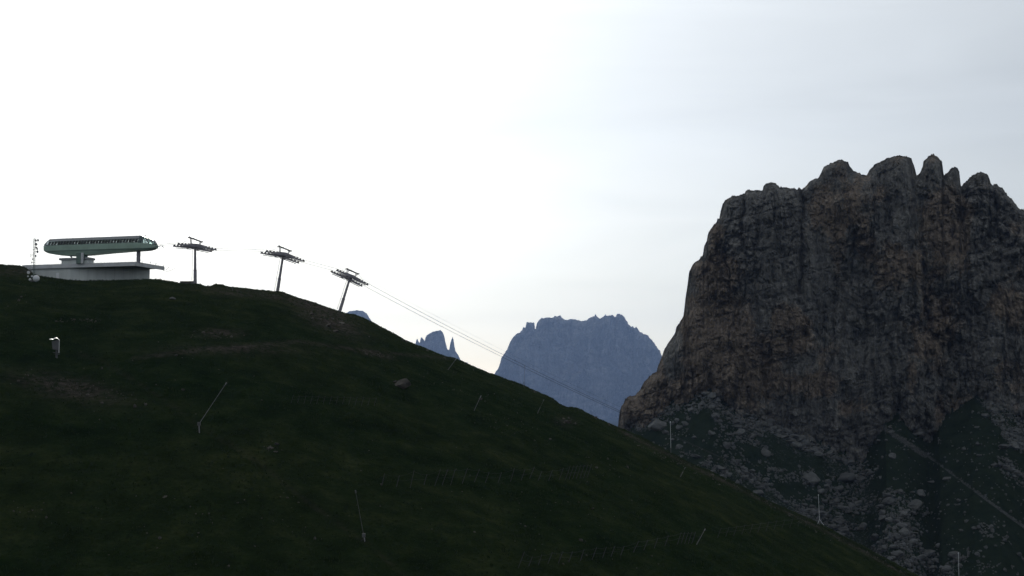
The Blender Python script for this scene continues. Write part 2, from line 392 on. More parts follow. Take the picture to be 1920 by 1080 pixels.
phis = np.unique(np.concatenate([np.linspace(-math.pi, -0.42, 60), np.linspace(-0.42, 0.42, 860), np.linspace(0.42, math.pi, 60)]))
rs = np.unique(np.concatenate([np.linspace(2, 120, 20), np.linspace(120, 170, 30), np.arange(170, 360, 0.62), np.arange(360, 425, 0.45), np.linspace(425, 620, 24), np.linspace(620, 900, 8)]))
PH, RR = np.meshgrid(phis, rs, indexing='ij')
Z = hill_z(PH, RR); Z = np.maximum(Z, -190 + 4 * fbm(RR / 90, PH * 5, 0, 2, 3))
X = RR * np.sin(PH); Y = RR * np.cos(PH)
PX, PY = project(X, Y, Z); fr = (Y > 60)
soil = (blob(PX, PY, 130, 728, 90, 20, 12) * 0.9 + blob(PX, PY, 410, 625, 40, 8) * 0.9 + blob(PX, PY, 440, 655, 120, 10, 0) * 0.55 + blob(PX, PY, 620, 600, 62, 20, 22) * 1.1
        + blob(PX, PY, 585, 572, 50, 8, 20) * 0.9 + blob(PX, PY, 520, 558, 40, 7, 10) * 0.5 + blob(PX, PY, 705, 665, 30, 5, 12) * 0.8 + blob(PX, PY, 40, 508, 60, 10) * 0.7
        + blob(PX, PY, 440, 548, 70, 8, 5) * 0.8 + blob(PX, PY, 1060, 790, 20, 10, 10) * 0.5 + 0.18 * np.exp(-(dist_poly(PX, PY, GULLY) / 5.0) ** 2)
        + 0.5 * np.exp(-(dist_poly(PX, PY, FOLD2) / 4.0) ** 2) + 0.9 * np.exp(-(dist_poly(PX, PY, [(1160,806),(1330,889),(1540,990),(1710,1083)]) / 4.0) ** 2)) * fr
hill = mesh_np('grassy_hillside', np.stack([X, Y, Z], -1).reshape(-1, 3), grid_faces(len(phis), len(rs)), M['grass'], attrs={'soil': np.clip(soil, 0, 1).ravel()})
tag(hill, kind='structure')

# valley floor far out to the horizon
gx = np.linspace(-26000, 26000, 200); GX, GY = np.meshgrid(gx, gx, indexing='ij')
GZ = -200 + 25 * fbm(GX / 900, GY / 900, 0, 4, 8) * np.clip((np.hypot(GX, GY) - 700) / 1500, 0, 1)
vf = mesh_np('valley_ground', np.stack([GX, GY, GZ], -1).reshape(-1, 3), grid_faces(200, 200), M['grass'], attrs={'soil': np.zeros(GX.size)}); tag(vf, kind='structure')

# ------------------------------------------------------------------ rock walls
def densify(out, amp, step, seed):
    x = [out[0][0]]; 
    for p in out[1:]: x.append(max(p[0], x[-1] + 0.35))
    y = [p[1] for p in out]
    xs = np.arange(x[0], x[-1], step); ys = np.interp(xs, x, y)
    ys = ys + amp * (vnoise(xs / 3.1, 0.5, 0, seed) + 0.7 * vnoise(xs / 1.3, 4.5, 0, seed + 1)) + amp * 1.2 * vnoise(xs / 8.0, 9.5, 0, seed + 2)
    g = np.random.default_rng(seed)
    for st_, k in ((2.0, 0.75), (4.5, 0.9), (9.0, 0.8)):
        kx = np.arange(xs[0] - 10, xs[-1] + 10, st_); kx = kx + g.uniform(-0.45, 0.45, len(kx)) * st_
        ys = ys + np.interp(xs, kx, g.uniform(-1, 1, len(kx))) * amp * k
    for _ in range(int((xs[-1] - xs[0]) / 22)):      # little splinters standing off the edge
        c = g.uniform(xs[0], xs[-1]); ys = ys - amp * g.uniform(1.5, 3.5) * np.clip(1 - np.abs(xs - c) / g.uniform(0.9, 2.0), 0, 1)
    return xs, ys
def rock_wall(name, outline, base_py, Y0, px2m, amp, step, rows, seed, clefts=(), edge_px=60, mat=None, lean=0.12, thick=110.0, curve=None, relief=1.0, tan=None):
    xs, tops = densify(outline, amp, step, seed)
    base = np.interp(xs, [p[0] for p in base_py], [p[1] for p in base_py]) if not isinstance(base_py, (int, float)) else np.full_like(xs, base_py)
    base = np.maximum(base, tops + 4)
    t = np.linspace(0, 1, rows) ** 0.9
    PXg = np.repeat(xs[:, None], rows, 1); PYg = base[:, None] + (tops - base)[:, None] * t[None, :]
    # distance to the outline, on a coarse grid
    cx = np.arange(xs[0], xs[-1] + 7, 6.0); cy = np.arange(tops.min() - 6, base.max() + 12, 6.0)
    CX, CY = np.meshgrid(cx, cy, indexing='ij')
    ol = list(zip(xs[::3], tops[::3])); D = dist_poly(CX, CY, ol)
    fx = (PXg - cx[0]) / 6.0; fy = (PYg - cy[0]) / 6.0
    ix = np.clip(fx.astype(int), 0, len(cx) - 2); iy = np.clip(fy.astype(int), 0, len(cy) - 2); ux = np.clip(fx - ix, 0, 1); uy = np.clip(fy - iy, 0, 1)
    d = (D[ix, iy] * (1-ux) * (1-uy) + D[ix+1, iy] * ux * (1-uy) + D[ix, iy+1] * (1-ux) * uy + D[ix+1, iy+1] * ux * uy)
    d = np.clip(d, 0, edge_px) / edge_px
    depth = (1 - np.sqrt(np.clip(1 - (1 - d) ** 2, 0, 1))) * edge_px * px2m * 0.9
    zz = (base.max() - PYg) * px2m
    xx = PXg * px2m
    u = 1.0 / px2m
    depth = depth + lean * zz
    if curve is not None: depth = depth + curve(PXg, PYg) * px2m
    for (x0, x1, y0, y1, wdt, dep) in clefts:
        cxx = x0 + (x1 - x0) * np.clip((PYg - y0) / (y1 - y0), 0, 1) + 3 * vnoise(PYg / 14, x0, 0, seed)
        m_ = np.clip((y1 + 30 - PYg) / 60, 0, 1)
        depth = depth + dep * px2m * m_ * np.exp(-np.abs((PXg - cxx) / wdt) ** 1.3)
    k = 0.30 / px2m  # noise scales are in pixels of the picture, so relief keeps its size on every wall
    fade = np.clip(d * 3.0, 0.25, 1)
    warp = 9 * fbm(PXg / 45, PYg / 60, 0, 2, seed + 50)
    zone = 0.30 + 0.95 * np.clip(0.5 + 1.1 * fbm(PXg / 85, PYg / 95, 3.3, 3, seed + 90), 0, 1)   # broken ground against plain slabs
    wb = PXg + 30 * fbm(PXg / 120, PYg / 190, 0, 3, seed + 91) + 0.10 * PYg
    saw = np.abs(((wb / 74.0) % 1.0) - 0.38) ; saw2 = np.abs((((wb * 1.0 + 0.25 * PYg) / 31.0) % 1.0) - 0.3)
    depth = depth + px2m * fade * (26 * saw * np.clip(0.6 + fbm(PXg / 100, PYg / 150, 1.1, 2, seed + 92), 0, 1.2) + 8 * saw2 * zone)
    def crack(n, p): return (1 - np.abs(n)) ** p
    wx = PXg + warp + 2.5 * fbm(PXg / 9, PYg / 12, 0, 2, seed + 70)
    depth = depth + px2m * fade * relief * zone * (10 * crack(vnoise(wx / 30, PYg / 100, 2.5, seed + 71), 12) + 6 * crack(vnoise(wx / 12, PYg / 34, 3.5, seed + 72), 10)
             + 4.5 * crack(vnoise(wx / 9, PYg / 75, 7.5, seed + 76), 14) + 7 * crack(vnoise(wx / 45, (PYg + 0.35 * wx) / 24, 4.5, seed + 73), 14) + 4 * crack(vnoise(wx / 16, (PYg - 0.25 * wx) / 9, 5.5, seed + 74), 10) + 4 * crack(vnoise((wx + 0.8 * PYg) / 30, (PYg - 0.8 * wx) / 14, 6.5, seed + 75), 12))
    depth = depth - px2m * fade * relief * (17 * fbm((PXg + warp) / 70, PYg / 130, 0, 3, seed + 3) + 6 * ridged((PXg + warp) / 30, PYg / 85, 0.5, 3, seed + 6)
             + zone * 2.6 * ridged((PXg + warp) / 10, PYg / 26, 1.5, 3, seed + 9) + zone * 3.4 * fbm(PXg / 30, (PYg + 0.3 * PXg) / 9, 0, 3, seed + 12) + 2.2 * fbm(PXg / 5, PYg / 8, 0, 3, seed + 15))
    # smaller stepped blocks
    bx2 = np.floor((PXg + 3 * vnoise(PYg / 6, PXg / 9, 0, seed + 64)) / 6.0); by2 = np.floor((PYg + 4 * vnoise(PXg / 7, PYg / 16, 0, seed + 65) + bx2 * 3) / 9.0)
    depth = depth - px2m * fade * relief * zone * 2.2 * _h(bx2.astype(np.int64), by2.astype(np.int64), 5, seed)
    # blocks: stepped offsets per cell
    cellx = np.floor((PXg + warp * 1.5 + 5 * vnoise(PYg / 9, PXg / 20, 0, seed + 60)) / 13.0); celly = np.floor((PYg + 7 * vnoise(PXg / 12, PYg / 30, 0, seed + 61) + cellx * 5) / 24.0)
    depth = depth - px2m * fade * relief * zone * 4.0 * _h(cellx.astype(np.int64), celly.astype(np.int64), 3, seed)
    Yd = Y0 + depth
    s, e = ratios(PXg, PYg)
    V = np.stack([s * Yd, Yd, e * Yd], -1)
    top = V[:, -1, :]
    tk = (np.array([0.12, 0.5, 1.0, 1.1]) * thick)[None, :]
    back = np.repeat(top[:, None, :], 4, 1); back[:, :, 1] += tk; back[:, :, 0] += tk * (top[:, 0] / top[:, 1])[:, None]
    hgt = (top[:, 2] - V[:, 0, 2])
    back[:, :, 2] -= np.array([0.04, 0.3, 0.75, 1.1])[None, :] * np.maximum(hgt, 5)[:, None]
    V = np.concatenate([V, back], 1)
    o = mesh_np(name, V.reshape(-1, 3), grid_faces(len(xs), rows + 4)[:, ::-1], mat, smooth=True, attrs=None if tan is None else {'tan': np.concatenate([tan(PXg, PYg), np.zeros((len(xs), 4))], 1).ravel()})
    return o, xs, V[:, :rows, :]

FARL = [(880,790),(905,740),(925,704),(935,690),(940,672),(950,655),(957,640),(962,632),(970,625),(979,618),(981,612),(985,615),(987,606),(990,604),(993,605),(998,604),(1002,606),(1003,616),(1004,617),
 (1007,605),(1012,598),(1018,598),(1022,596),(1035,594.5),(1050,593),(1058,598),(1075,599),(1090,602),(1099,602),(1105,597),(1112,592.5),(1119,593),(1126,597),(1135,591.5),(1140,590),(1147,590),(1153,595),
 (1160,589),(1166,592),(1172,599),(1178,608),(1190,616),(1192,614),(1200,622),(1215,630),(1228,645),(1237,657),(1241,668),(1250,690),(1300,790)]
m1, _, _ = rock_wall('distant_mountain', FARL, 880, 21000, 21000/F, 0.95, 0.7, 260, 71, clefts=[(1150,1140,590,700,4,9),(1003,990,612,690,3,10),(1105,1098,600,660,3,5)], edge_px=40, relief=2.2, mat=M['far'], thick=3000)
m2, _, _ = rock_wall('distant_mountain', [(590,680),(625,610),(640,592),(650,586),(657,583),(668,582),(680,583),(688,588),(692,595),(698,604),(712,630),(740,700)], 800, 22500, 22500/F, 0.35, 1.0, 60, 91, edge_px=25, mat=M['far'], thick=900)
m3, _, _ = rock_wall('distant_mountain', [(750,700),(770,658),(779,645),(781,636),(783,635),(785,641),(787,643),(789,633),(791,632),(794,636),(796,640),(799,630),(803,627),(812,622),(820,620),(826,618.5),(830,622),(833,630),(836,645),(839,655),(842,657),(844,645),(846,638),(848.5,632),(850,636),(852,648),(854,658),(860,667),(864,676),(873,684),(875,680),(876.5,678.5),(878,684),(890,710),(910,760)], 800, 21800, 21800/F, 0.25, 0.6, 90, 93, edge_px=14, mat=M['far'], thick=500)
for o, l in ((m1, 'broad blue hazy limestone massif between the hill and the dark cliff'), (m2, 'small rounded blue dome just right of the third lift tower'), (m3, 'blue jagged pinnacles peeping over the hill crest')):
    tag(o, kind='structure'); o['label'] = l

CLIFF = [(1140,850),(1156,815),(1159,800),(1160,785),(1162,770),(1172,749),(1180,742),(1192,741),(1200,730),(1208,716),(1220,703),(1231,697),(1234,685),(1240,671),(1246,655),(1256,638),(1266,624),(1268,612),(1276,600),(1281,594),
 (1283,580),(1285,560),(1289,535),(1292,512),(1296,502),(1303,492),(1310,488),(1318,478),(1320,462),(1325,452),(1327,440),(1333,428),(1341,418),(1349,409),(1351,395),(1355,383),(1360,376),(1368,370),
 (1373,367),(1385,367),(1396,364),(1398,358),(1408,355),(1420,356),(1430,357),(1432,348),(1437,343),(1445,341),(1455,343),(1462,352),(1480,351),(1488,354),(1495,355),(1498,351),(1503,355),(1510,349),
 (1518,341),(1528,334),(1534,333),(1540,322),(1545,313),(1558,306),(1572,300),(1580,300),(1590,304),(1593,312),(1600,321),(1612,326),(1625,329),(1630,319),(1640,308),(1650,303),(1665,296),(1683,290),
 (1700,293),(1709,296),(1711,303),(1716,318),(1719,329),(1725,323),(1730,312),(1731.5,300),(1740,294),(1748,290),(1758,294),(1766,301),(1767.5,312),(1768.5,322),(1770,329),(1778,322),(1782,316),(1790,311),
 (1796,316),(1799,322),(1800.5,340),(1802,349),(1808,342),(1820,332),(1832,324),(1840,322),(1852,328),(1856,338),(1858,346),(1862,348),(1868,345),(1880,353),(1888,366),(1896,372),(1903,380),(1910,390),
 (1922,395),(1960,420),(2000,460),(2100,540),(2250,640)]
CBASE = [(1100,808),(1160,806),(1195,800),(1240,775),(1300,742),(1330,735),(1390,775),(1440,792),(1500,822),(1560,852),(1615,872),(1640,832),(1660,792),(1700,800),(1745,835),(1762,792),(1820,752),(1870,752),(1920,790),(2100,850),(2300,900)]
CY0 = 850.0; CPX = CY0 / F
def cliff_tan(x, y):
    t = (0.75 * blob(x, y, 1330, 600, 45, 170, 8) + 0.8 * blob(x, y, 1220, 760, 70, 50) + 0.6 * blob(x, y, 1400, 690, 90, 80) + 0.8 * blob(x, y, 1490, 595, 34, 40, 30) + 0.6 * blob(x, y, 1560, 400, 60, 50) + 0.6 * blob(x, y, 1690, 490, 60, 40)
      + 0.9 * blob(x, y, 1755, 405, 32, 45, 20) + 0.6 * blob(x, y, 1800, 440, 24, 60) + 1.0 * blob(x, y, 1885, 575, 34, 30) + 0.8 * blob(x, y, 1535, 725, 30, 24) + 0.8 * blob(x, y, 1585, 765, 24, 20) + 0.5 * blob(x, y, 1740, 640, 40, 80) + 0.7 * blob(x, y, 1440, 710, 20, 16)
      - 0.7 * blob(x, y, 1440, 430, 80, 60, 20) - 0.6 * blob(x, y, 1500, 530, 50, 70) - 0.5 * blob(x, y, 1640, 640, 60, 90) - 0.5 * blob(x, y, 1560, 820, 80, 40) - 0.6 * blob(x, y, 1840, 500, 24, 120))
    return np.clip(0.42 + 0.55 * t + 0.30 * fbm(x / 28, y / 36, 0, 4, 401), 0, 1)
cliff, cxs, CV = rock_wall('rock_cliff', CLIFF, [(a, b + 70) for a, b in CBASE], CY0, CPX, 0.8, 1.25, 430, 31,
    clefts=[(1505,1500,350,560,4,22),(1719,1740,325,620,9,26),(1770,1765,325,400,4,12),(1802,1815,345,560,5,16),(1862,1880,345,520,7,14),(1398,1390,360,520,6,9),(1625,1600,330,460,10,10),(1660,1690,600,800,8,14),(1545,1540,560,760,7,10),(1420,1440,560,800,6,9),(1345,1330,520,760,6,8),(1300,1300,600,770,6,7)],
    edge_px=70, mat=M['cliff'], thick=150, relief=1.5, tan=cliff_tan, curve=lambda x, y: 0.0009 * np.clip(1500 - x, 0, 400) ** 2 * 0.9)
tag(cliff, kind='structure'); cliff['label'] = 'huge dark craggy cliff with summit towers filling the right'

# ------------------------------------------------------------------ scree slope under the cliff
_bx = np.array([p[0] for p in CBASE], float); _by = np.array([p[1] for p in CBASE], float)
# front depth of the wall where it meets the ground
def wall_depth_at(px, py):
    i = np.clip(np.searchsorted(cxs, px), 0, len(cxs) - 1); col = CV[i]
    _, q = project(col[:, 0], col[:, 1], col[:, 2]); j = int(np.argmin(np.abs(q - py))); return float(col[j, 1])
_bxd = np.arange(1100, 2300, 10.0); _byd = np.interp(_bxd, _bx, _by)
_bY = np.array([wall_depth_at(a, b) for a, b in zip(_bxd, _byd)]); 
_bYs = np.convolve(np.pad(_bY, 4, mode='edge'), np.ones(9) / 9, 'valid')
_bs, _be = ratios(_bxd, _byd); _bz = _be * _bYs
TRAIL = [(1645,785),(1680,812),(1730,845),(1790,890),(1850,935),(1925,990)]
TRAIL2 = [(1640,790),(1690,822),(1735,852)]
BANDS = [([(1320,755),(1380,785),(1450,810),(1520,850)], 26, 1.0), ([(1390,790),(1470,850),(1530,900),(1590,905)], 34, 0.75), ([(1560,870),(1620,930),(1680,975),(1700,1040)], 36, 0.95), ([(1200,800),(1240,778),(1300,748)], 8, 1.0), ([(1360,880),(1420,905),(1480,950),(1560,985),(1640,1040)], 22, 1.0),
 ([(1560,960),(1620,1000),(1700,1060),(1800,1080)], 34, 0.8), ([(1850,762),(1890,800),(1925,835)], 22, 1.0), ([(1880,870),(1925,900)], 12, 0.7), ([(1840,980),(1925,1045)], 10, 0.5), ([(1230,800),(1330,790)], 16, 0.35), ([(1290,860),(1340,870),(1400,880)], 12, 0.6)]
def scree_z(s, y, raw=False):
    yb = np.interp(s, _bs, _bYs); zb = np.interp(s, _bs, _bz)
    d = yb - y
    z = zb - np.where(d > 0, 0.50 * np.minimum(d, 190) + 0.12 * np.maximum(d - 190, 0), 0.6 * np.maximum(d, -14))
    z = z - np.clip((float(ratios(1185, 800)[0]) - s) / 0.004, 0, 12) * 8
    x = s * y
    z = z + 3.0 * fbm(x / 45, y / 45, 0, 3, 41) + 1.2 * fbm(x / 12, y / 12, 0, 3, 42) + 0.45 * fbm(x / 3.5, y / 3.5, 0, 3, 43)
    return z
def scree_masks(x, y, z):
    px, py = project(x, y, z)
    m = np.zeros_like(px)
    for pts, wd, a in BANDS: m = np.maximum(m, a * np.exp(-(dist_poly(px, py, pts) / wd) ** 2))
    wv = 2.5 * fbm(x / 20, y / 20, 0, 3, 88); tr = (0.75 + 0.6 * fbm(x / 9, y / 9, 0, 2, 89)) * np.exp(-((dist_poly(px + wv, py + wv, TRAIL)) / 2.7) ** 2); tr = np.maximum(tr, 0.7 * np.exp(-(dist_poly(px, py, TRAIL2) / 7.0) ** 2))
    return m, tr, px, py
ss = ratios(np.arange(1090, 2290, 1.3), 800)[0]; ys = np.concatenate([np.linspace(520, 640, 20), np.arange(642, 1000, 1.1)])
S_, Y_ = np.meshgrid(ss, ys, indexing='ij'); Z_ = scree_z(S_, Y_)
mk, tr, px_, py_ = scree_masks(S_ * Y_, Y_, Z_)
Z_ = Z_ - 1.3 * tr + 1.0 * mk * 1.5 * fbm(S_ * Y_ / 5, Y_ / 5, 0, 3, 77)
scree = mesh_np('scree_slope', np.stack([S_ * Y_, Y_, Z_], -1).reshape(-1, 3), grid_faces(len(ss), len(ys)), M['scree'], attrs={'stones': np.clip(mk * 0.40 + tr * 1.0 + 0.05, 0, 1).ravel()})
tag(scree, kind='structure')

# ------------------------------------------------------------------ boulders
def rock_mesh(name, seed, mat, sub=3, flat=0.65):
    bm = bmesh.new(); bmesh.ops.create_icosphere(bm, subdivisions=sub, radius=1.0)
    r = random.Random(seed); pl = []
    for _ in range(16):
        n = Vector((r.gauss(0, 1), r.gauss(0, 1), r.gauss(0, 1))).normalized(); pl.append((n, r.uniform(0.45, 0.8)))
    sx, sy = r.uniform(0.8, 1.2), r.uniform(0.8, 1.2)
    for v in bm.verts:
        c = v.co.copy()
        for n, d in pl:
            k = c.dot(n)
            if k > d: c -= n * (k - d)
        q = float(vnoise(c.x * 2.5, c.y * 2.5, c.z * 2.5, seed)) * 0.14
        c *= 1 + q
        v.co = (c.x * sx, c.y * sy, c.z * flat)
    me = bpy.data.meshes.new(name); bm.to_mesh(me); bm.free(); me.materials.append(mat); return me
scree_rocks = [rock_mesh('boulder', 100 + i, M['boulder'], 2, rnd.uniform(0.6, 0.9)) for i in range(10)]
big_rocks = [rock_mesh('boulder', 300 + i, M['boulder'], 3, rnd.uniform(0.7, 1.0)) for i in range(5)]
hill_rocks = [rock_mesh('boulder', 200 + i, M['brown_boulder'], 3, 0.7) for i in range(4)]
def scree_hit(px, py):
    s, e = ratios(px, py); s = float(s); e = float(e); y = np.arange(640, 990, 0.5); z = scree_z(np.full_like(y, s), y)
    k = np.nonzero(z >= e * y)[0]; i = int(k[0]) if len(k) else len(y) - 1
    return Vector((s * y[i], y[i], float(z[i])))
def place_boulder(me, p, size, label, group=None, sink=0.3, sq=(1, 1, 1)):
    o = bpy.data.objects.new('boulder', me); C.objects.link(o)
    o.location = (p[0], p[1], p[2] + size * (0.5 - sink)); o.scale = (size * sq[0], size * sq[1], size * sq[2]); o.rotation_euler = (rnd.uniform(-.3, .3), rnd.uniform(-.3, .3), rnd.uniform(0, 6.28))
    return tag(o, label, 'boulder', group)
for k, (px, py, wpx, lab, sq) in enumerate([
  (1522, 905, 34, 'massive grey block, biggest in the middle of the scree field', (1, 1, 1.2)),
  (1586, 898, 34, 'broad grey block just right of the biggest scree boulder', (1.1, 1, 0.8)),
  (1273, 840, 19, 'rounded boulder beside the white snow lance under the cliff corner', (1, 1, 0.9)),
  (1236, 802, 36, 'wide grey slab at the left foot of the cliff', (1.2, 1, 0.7)),
  (1333, 815, 18, 'pale lone boulder high on the left of the scree', (1, 1, 0.9)),
  (1302, 822, 11, 'small pale boulder left of the lone scree boulder', (1, 1, 0.9)),
  (1712, 950, 30, 'grey boulder at the right edge of the lower boulder field', (1.2, 1, 0.7)),
  (1620, 990, 24, 'dark cubic boulder in the lower boulder field', (1, 1, 1)),
  (1690, 988, 22, 'large leaning boulder below the grey edge boulder', (1.2, 1, 0.7)),
  (1715, 1002, 14, 'pale topped stone below the leaning boulder', (1.2, 1, 0.6)),
  (1748, 905, 12, 'flat stone alone on the dark grass right of the boulders', (1.4, 1, 0.5)),
  (1775, 898, 14, 'flat stone alone just under the pale gully line', (1.3, 1, 0.6)),
  (1750, 1068, 20, 'boulder at the foot of the lowest snow lance', (1, 1, 0.9)),
  (1410, 885, 13, 'stone by the hill crest at the left of the scree', (1.3, 1, 0.7)),
  (1660, 1030, 20, 'squat boulder near the bottom of the boulder field', (1.2, 1, 0.8)),
  (1580, 1000, 18, 'boulder tucked behind the hill crest right of the tripod lance', (1.1, 1, 0.8))]):
    p = scree_hit(px, py); place_boulder(big_rocks[k % 5], p, wpx * 0.5 * p.y / F * 1.25, lab, None, 0.35, sq)
# candidates on the scree
nC = 200000
cs = nr.uniform(float(ratios(1150, 800)[0]), float(ratios(1960, 800)[0]), nC); cy_ = nr.uniform(655, 960, nC); cz = scree_z(cs, cy_)
cm, ct, cpx, cpy = scree_masks(cs * cy_, cy_, cz)
wallY = np.interp(cs, _bs, _bYs)
clump = fbm(cs * cy_ / 14, cy_ / 14, 0, 3, 55)
prob = np.clip(cm * 1.0 * (0.55 + 1.7 * clump) + 0.02 + 0.10 * ct, 0, 1)
rp = np.interp(cpx, _rx, _ry)
ok = (nr.random(nC) < prob * 0.62) & (cy_ < wallY + 2) & (cpy < rp + 8) & (cpx < 1960) & (cpy < 1100)
idx = np.nonzero(ok)[0]
sz = 0.32 + 0.50 * nr.pareto(2.5, len(idx)); sz = np.clip(sz, 0.32, 3.6)
order = np.argsort(-sz); vis = [j for j in order if 1165 < cpx[idx[j]] < 1918 and cpy[idx[j]] < min(1076, rp[idx[j]] - 2)][:282]
vs_ = set(int(j) for j in vis)
ZN = ['in the pale strip right under the foot of the cliff', 'in the middle of the boulder field', 'in the lower right tongue of the boulder field', 'on the pale rib at the left foot of the cliff', 'in the strip along the dark hill crest', 'at the bottom end of the boulder field', 'in the pale scree fan at the upper right', 'in the small patch by the right edge of the photo', 'in the patch low at the right edge', 'high on the left grass of the scree', 'near the tall white lance by the hill crest']
def zone_label(x, y, size):
    ds = [float(dist_poly(np.array(x), np.array(y), p)) / wd for p, wd, _ in BANDS]; k = int(np.argmin(ds))
    what = 'bigger grey boulder' if size > 2.1 else 'grey limestone boulder'
    where = ZN[k] if ds[k] < 2.2 else 'strewn on the open dark grass of the scree'
    return f'{what} {where}', f'{what}s {where}'
for j in vis:
    i = idx[j]
    place_boulder(scree_rocks[int(nr.integers(10))], (cs[i] * cy_[i], cy_[i], cz[i]), float(sz[j]) * 1.15, *zone_label(float(cpx[i]), float(cpy[i]), float(sz[j])), 0.25, (1, 1, float(nr.uniform(0.6, 1.0))))
def scatter_rocks(name, P, S, mat, seed):
    g = np.random.default_rng(seed)
    phi_ = (1 + 5 ** 0.5) / 2
    iv = np.array([(-1,phi_,0),(1,phi_,0),(-1,-phi_,0),(1,-phi_,0),(0,-1,phi_),(0,1,phi_),(0,-1,-phi_),(0,1,-phi_),(phi_,0,-1),(phi_,0,1),(-phi_,0,-1),(-phi_,0,1)]) / 1.9
    it = np.array([(0,11,5),(0,5,1),(0,1,7),(0,7,10),(0,10,11),(1,5,9),(5,11,4),(11,10,2),(10,7,6),(7,1,8),(3,9,4),(3,4,2),(3,2,6),(3,6,8),(3,8,9),(4,9,5),(2,4,11),(6,2,10),(8,6,7),(9,8,1)])
    n = len(P); V = iv[None] * (1 + 0.35 * g.uniform(-1, 1, (n, 12, 1))) * np.array([1, 1, 1]) * g.uniform(0.6, 1.2, (n, 1, 3)) * S[:, None, None]
    V = V + P[:, None, :] + np.array([0, 0, 0.15]) * S[:, None, None]
    Fc = it[None] + 12 * np.arange(n)[:, None, None]
    return mesh_np(name, V.reshape(-1, 3), Fc.reshape(-1, 3), mat, smooth=False)
rest = np.array([i for k, i in enumerate(idx) if k not in vs_]); rs_ = np.array([sz[k] for k in range(len(idx)) if k not in vs_])
o = scatter_rocks('scree_stones', np.stack([cs[rest] * cy_[rest], cy_[rest], cz[rest]], -1), np.clip(rs_, 0.4, 1.6), M['boulder'], 5)
tag(o, 'countless smaller grey stones strewn over the scree slope', 'stones', kind='stuff')

# boulders and stones on the near hill
for k, (px, py, wpx, lab, sq) in enumerate([
  (754, 727, 28, 'largest brown boulder on the near grass, below the blue pinnacles', (1.2, 1, 1.0)),
  (742, 718, 10, 'small stone against the upper left of the large brown boulder', (1, 1, 1)),
  (324, 561, 11, 'small pale boulder on the grass below the first lift tower', (1.3, 1, 0.7)),
  (508, 841, 9, 'stone in a little cluster on the dark lower grass, left one', (1.2, 1, 0.7)),
  (519, 834, 8, 'stone in a little cluster on the dark lower grass, upper right one', (1.2, 1, 0.7)),
  (517, 848, 7, 'stone in a little cluster on the dark lower grass, lowest one', (1.4, 1, 0.7)),
  (1066, 793, 12, 'brown boulder below the hump in the hill crest', (1.2, 1, 0.8)),
  (1058, 787, 7, 'little stone just left of the brown boulder below the hump', (1, 1, 1)),
  (310, 932, 6, 'flat pale stone on the lower left grass', (1.6, 1, 0.6)),
  (1110, 955, 6, 'flat stone on the grass between the two long snow fences', (1.5, 1, 0.6)),
  (615, 612, 14, 'brown rock in the bare patch left of the third lift tower, left one', (1.2, 1, 0.7)),
  (630, 622, 12, 'brown rock in the bare patch below the third lift tower', (1.2, 1, 0.7)),
  (585, 590, 9, 'brown rock in the bare patch, nearest the second lift tower', (1.2, 1, 0.7)),
  (640, 607, 10, 'brown rock close under the foot of the third lift tower', (1.4, 1, 0.6))]):
    p = hit(px, py); place_boulder(hill_rocks[k % 4] if k != 2 else big_rocks[0], p, wpx * 0.5 * p.y / F * 1.2, lab, None, 0.3, sq)
P = []; S = []
for (cx, cy2, sx, sy, n, ang) in [(155,601,30,3,40,2),(110,603,10,2,8,0),(40,560,25,25,14,45),(620,603,45,12,110,22),(700,664,24,3,30,12),(512,840,14,8,16,0),(140,725,80,16,60,12),(1150,870,70,25,26,25),(1065,790,16,6,14,0),(960,800,60,25,20,20),(400,630,40,6,24,0),(60,960,40,15,12,20),(1250,860,90,4,90,26),(1430,938,120,4,130,29),(1620,1030,60,4,60,29),(420,960,300,90,60,0),(1000,960,260,80,60,15),(300,720,200,60,40,0),(900,740,160,30,40,20)]:
    for _ in range(n):
        a, b = nr.normal(0, 0.6), nr.normal(0, 0.6); c_, s_ = math.cos(R(ang)), math.sin(R(ang))
        qx, qy = cx + a * sx * c_ - b * sy * s_, cy2 + a * sx * s_ + b * sy * c_
        rr_ = float(np.interp(qx, _rx, _ry))
        if qy < rr_ + 1.0 or qy > 1085: continue
        P.append(hit(qx, qy)); S.append(float(np.clip(0.09 + 0.07 * nr.pareto(2.5), 0.09, 0.38)))
for _ in range(150):
    qx = float(nr.uniform(440, 1700)); P.append(hit(qx, float(np.interp(qx, _rx, _ry)) + float(nr.uniform(0.5, 3)))); S.append(float(np.clip(0.10 + 0.08 * nr.pareto(2.2), 0.1, 0.5)))
o = scatter_rocks('loose_stones', np.array([tuple(p) for p in P]), np.array(S), M['brown_boulder'], 9)
tag(o, 'loose small stones scattered over the grassy hillside', 'stones', kind='stuff')

